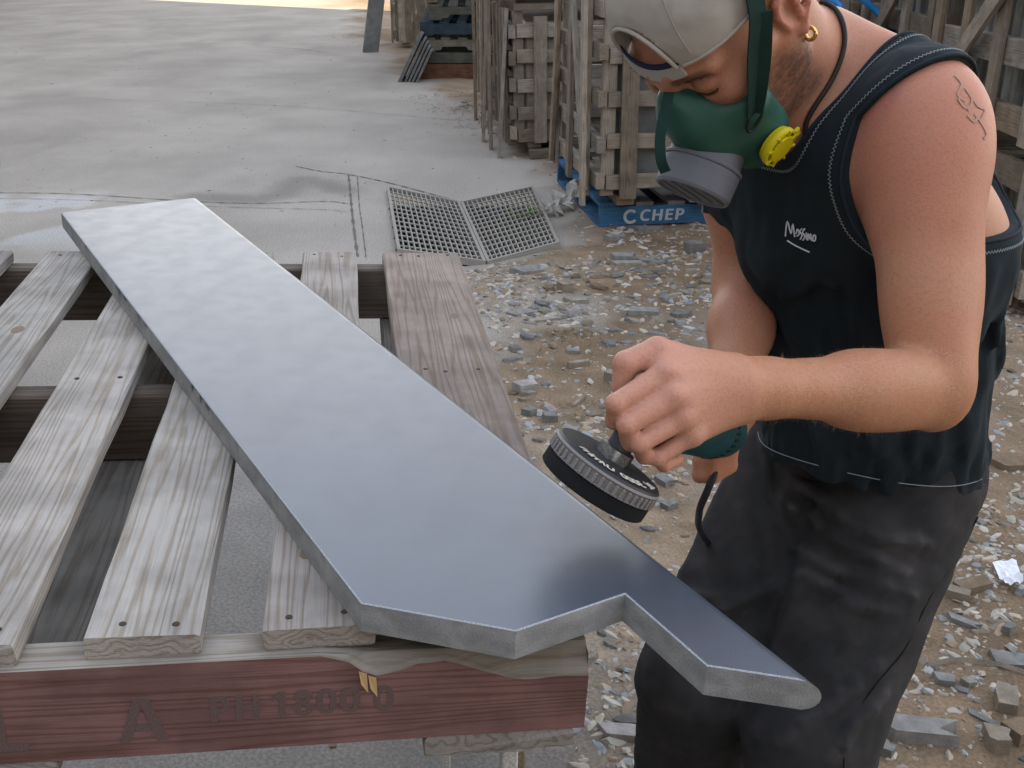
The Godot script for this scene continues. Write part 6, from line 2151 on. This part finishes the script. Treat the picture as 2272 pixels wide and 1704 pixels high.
func build_grinder() -> void:
	var pc := Vector3(0.0828, 1.0305, -0.8868)
	var ax := Vector3(0.53, 0.83, -0.17).normalized()
	var t := thing("grinder", "teal hand grinder with a black backing pad, gripped over the slab's edge", "grinder", pc)
	var px := Transform3D(frame(ax.cross(Vector3(0, 0, 1)), ax).scaled_local(Vector3(1.06, 1.4, 1.06)), Vector3.ZERO)
	var black := mat(Color(0.028, 0.030, 0.034), 0.45, T.fine, Vector3(9, 9, 9), null, 0.0, T.blotch, Vector3(8, 8, 8))
	var pad := MB.new()
	pad.lathe(PackedVector2Array([Vector2(0.0, 0.0125), Vector2(0.020, 0.0125), Vector2(0.0495, 0.0105), Vector2(0.0515, 0.009)]), 48)
	var p := part("backing_pad", pad.done(), black, t, px)
	var rimb := MB.new()
	rimb.lathe(PackedVector2Array([Vector2(0.0515, 0.009), Vector2(0.0528, 0.0075), Vector2(0.0515, 0.006), Vector2(0.0508, 0.0), Vector2(0.0522, -0.001)]), 48)
	for k in 48:
		var a := TAU * k / 48
		rimb.box(Vector3(cos(a) * 0.0516, 0.0025, sin(a) * 0.0516), Vector3(0.0026, 0.0075, 0.0034), Basis(Vector3.UP, -a), 0.0006)
	part("ribbed_rim", rimb.done(), mat(Color(0.26, 0.24, 0.225), 0.55, T.speck, Vector3(20, 20, 20)), t, px)
	var sp := MB.new()
	sp.lathe(PackedVector2Array([Vector2(0.050, -0.001), Vector2(0.0515, -0.0025), Vector2(0.0515, -0.0115), Vector2(0.050, -0.0125), Vector2(0.0, -0.0125)]), 48)
	part("abrasive_disc", sp.done(), mat(Color(0.035, 0.036, 0.038), 0.95, T.speck, Vector3(30, 30, 30), T.speck_h, 0.35), t, px)
	# its lettering, read from the far side
	var ink := mat(Color(0.50, 0.47, 0.40), 0.6)
	var word := "nL 3000 U/min"
	for k in word.length():
		if word[k] == " ":
			continue
		var tm := TextMesh.new()
		tm.font = bold()
		tm.text = word[k]
		tm.font_size = 48
		tm.pixel_size = 0.0105 / 34.0
		tm.depth = 0.0003
		var a := 0.45 + k * 0.17
		var dir := Vector3(cos(a), 0, sin(a))
		var tang := Vector3(-sin(a), 0, cos(a))
		part("lettering", tm, ink, p, Transform3D(Basis(tang, -dir, Vector3.UP), dir * 0.040 + Vector3.UP * 0.0117))
	# collar and spindle
	var top := Vector3(0.1274, 1.0713, -0.9205) - pc
	var metal := mat(Color(0.30, 0.30, 0.30), 0.35, T.speck, Vector3(9, 9, 9))
	metal.metallic = 0.8
	var col := MB.new()
	col.lathe(PackedVector2Array([Vector2(0.017, 0.012), Vector2(0.017, 0.020), Vector2(0.012, 0.021)]), 6)
	part("collar_nut", col.done(), metal, t, px)
	var sx := MB.new()
	sx.lathe(PackedVector2Array([Vector2(0.0115, 0.020), Vector2(0.0115, 0.058), Vector2(0.0, 0.058)]), 20)
	part("spindle", sx.done(), mat(Color(0.05, 0.05, 0.055), 0.4), t, px)
	# gear head and body
	var back := Vector3(0.2453, 0.9549, -1.1372) - pc
	var gh := top + Vector3(0.012, -0.012, -0.012)
	var d := (back - gh).normalized()
	var bx := Transform3D(frame(d.cross(Vector3.UP), d), gh)
	var L := gh.distance_to(back)
	var teal := mat(Color(0.012, 0.085, 0.105), 0.45, T.blotch, Vector3(9, 9, 9))
	var g := MB.new()
	g.lathe(PackedVector2Array([Vector2(0.0, -0.034), Vector2(0.014, -0.032), Vector2(0.020, -0.02), Vector2(0.022, 0.0), Vector2(0.024, 0.05)]), 24)
	part("gear_head", g.done(), mat(Color(0.20, 0.18, 0.16), 0.5, T.speck, Vector3(9, 9, 9)), t, bx)
	var bb := MB.new()
	bb.lathe(PackedVector2Array([Vector2(0.024, 0.05), Vector2(0.027, 0.055), Vector2(0.030, 0.12), Vector2(0.033, L - 0.07), Vector2(0.033, L - 0.02), Vector2(0.026, L), Vector2(0.0, L)]), 28)
	part("motor_body", bb.done(), teal, t, bx)
	var vb := MB.new()
	for k in 28:
		var a := TAU * k / 28
		vb.box(Vector3(cos(a) * 0.0325, L - 0.062, sin(a) * 0.0325), Vector3(0.003, 0.016, 0.003), Basis(Vector3.UP, -a))
	part("vent", vb.done(), mat(Color(0.005, 0.02, 0.025), 0.7), t, bx)
	var cab := MB.new()
	cab.off = pc
	cab.tube(path_between([Vector3(0.2435, 0.9346, -1.1394), Vector3(0.2397, 0.9097, -1.1287), Vector3(0.2288, 0.8848, -1.1181), Vector3(0.2294, 0.8296, -1.1597), Vector3(0.274, 0.6883, -1.3385), Vector3(0.42, 0.35, -1.75), Vector3(0.50, 0.03, -1.9), Vector3(0.9, 0.015, -2.1)], 8), PackedFloat32Array([0.0105, 0.0095, 0.008, 0.0065, 0.005, 0.0045]), 10)
	part("power_cable", cab.done(), mat(Color(0.022, 0.02, 0.028), 0.5), t)
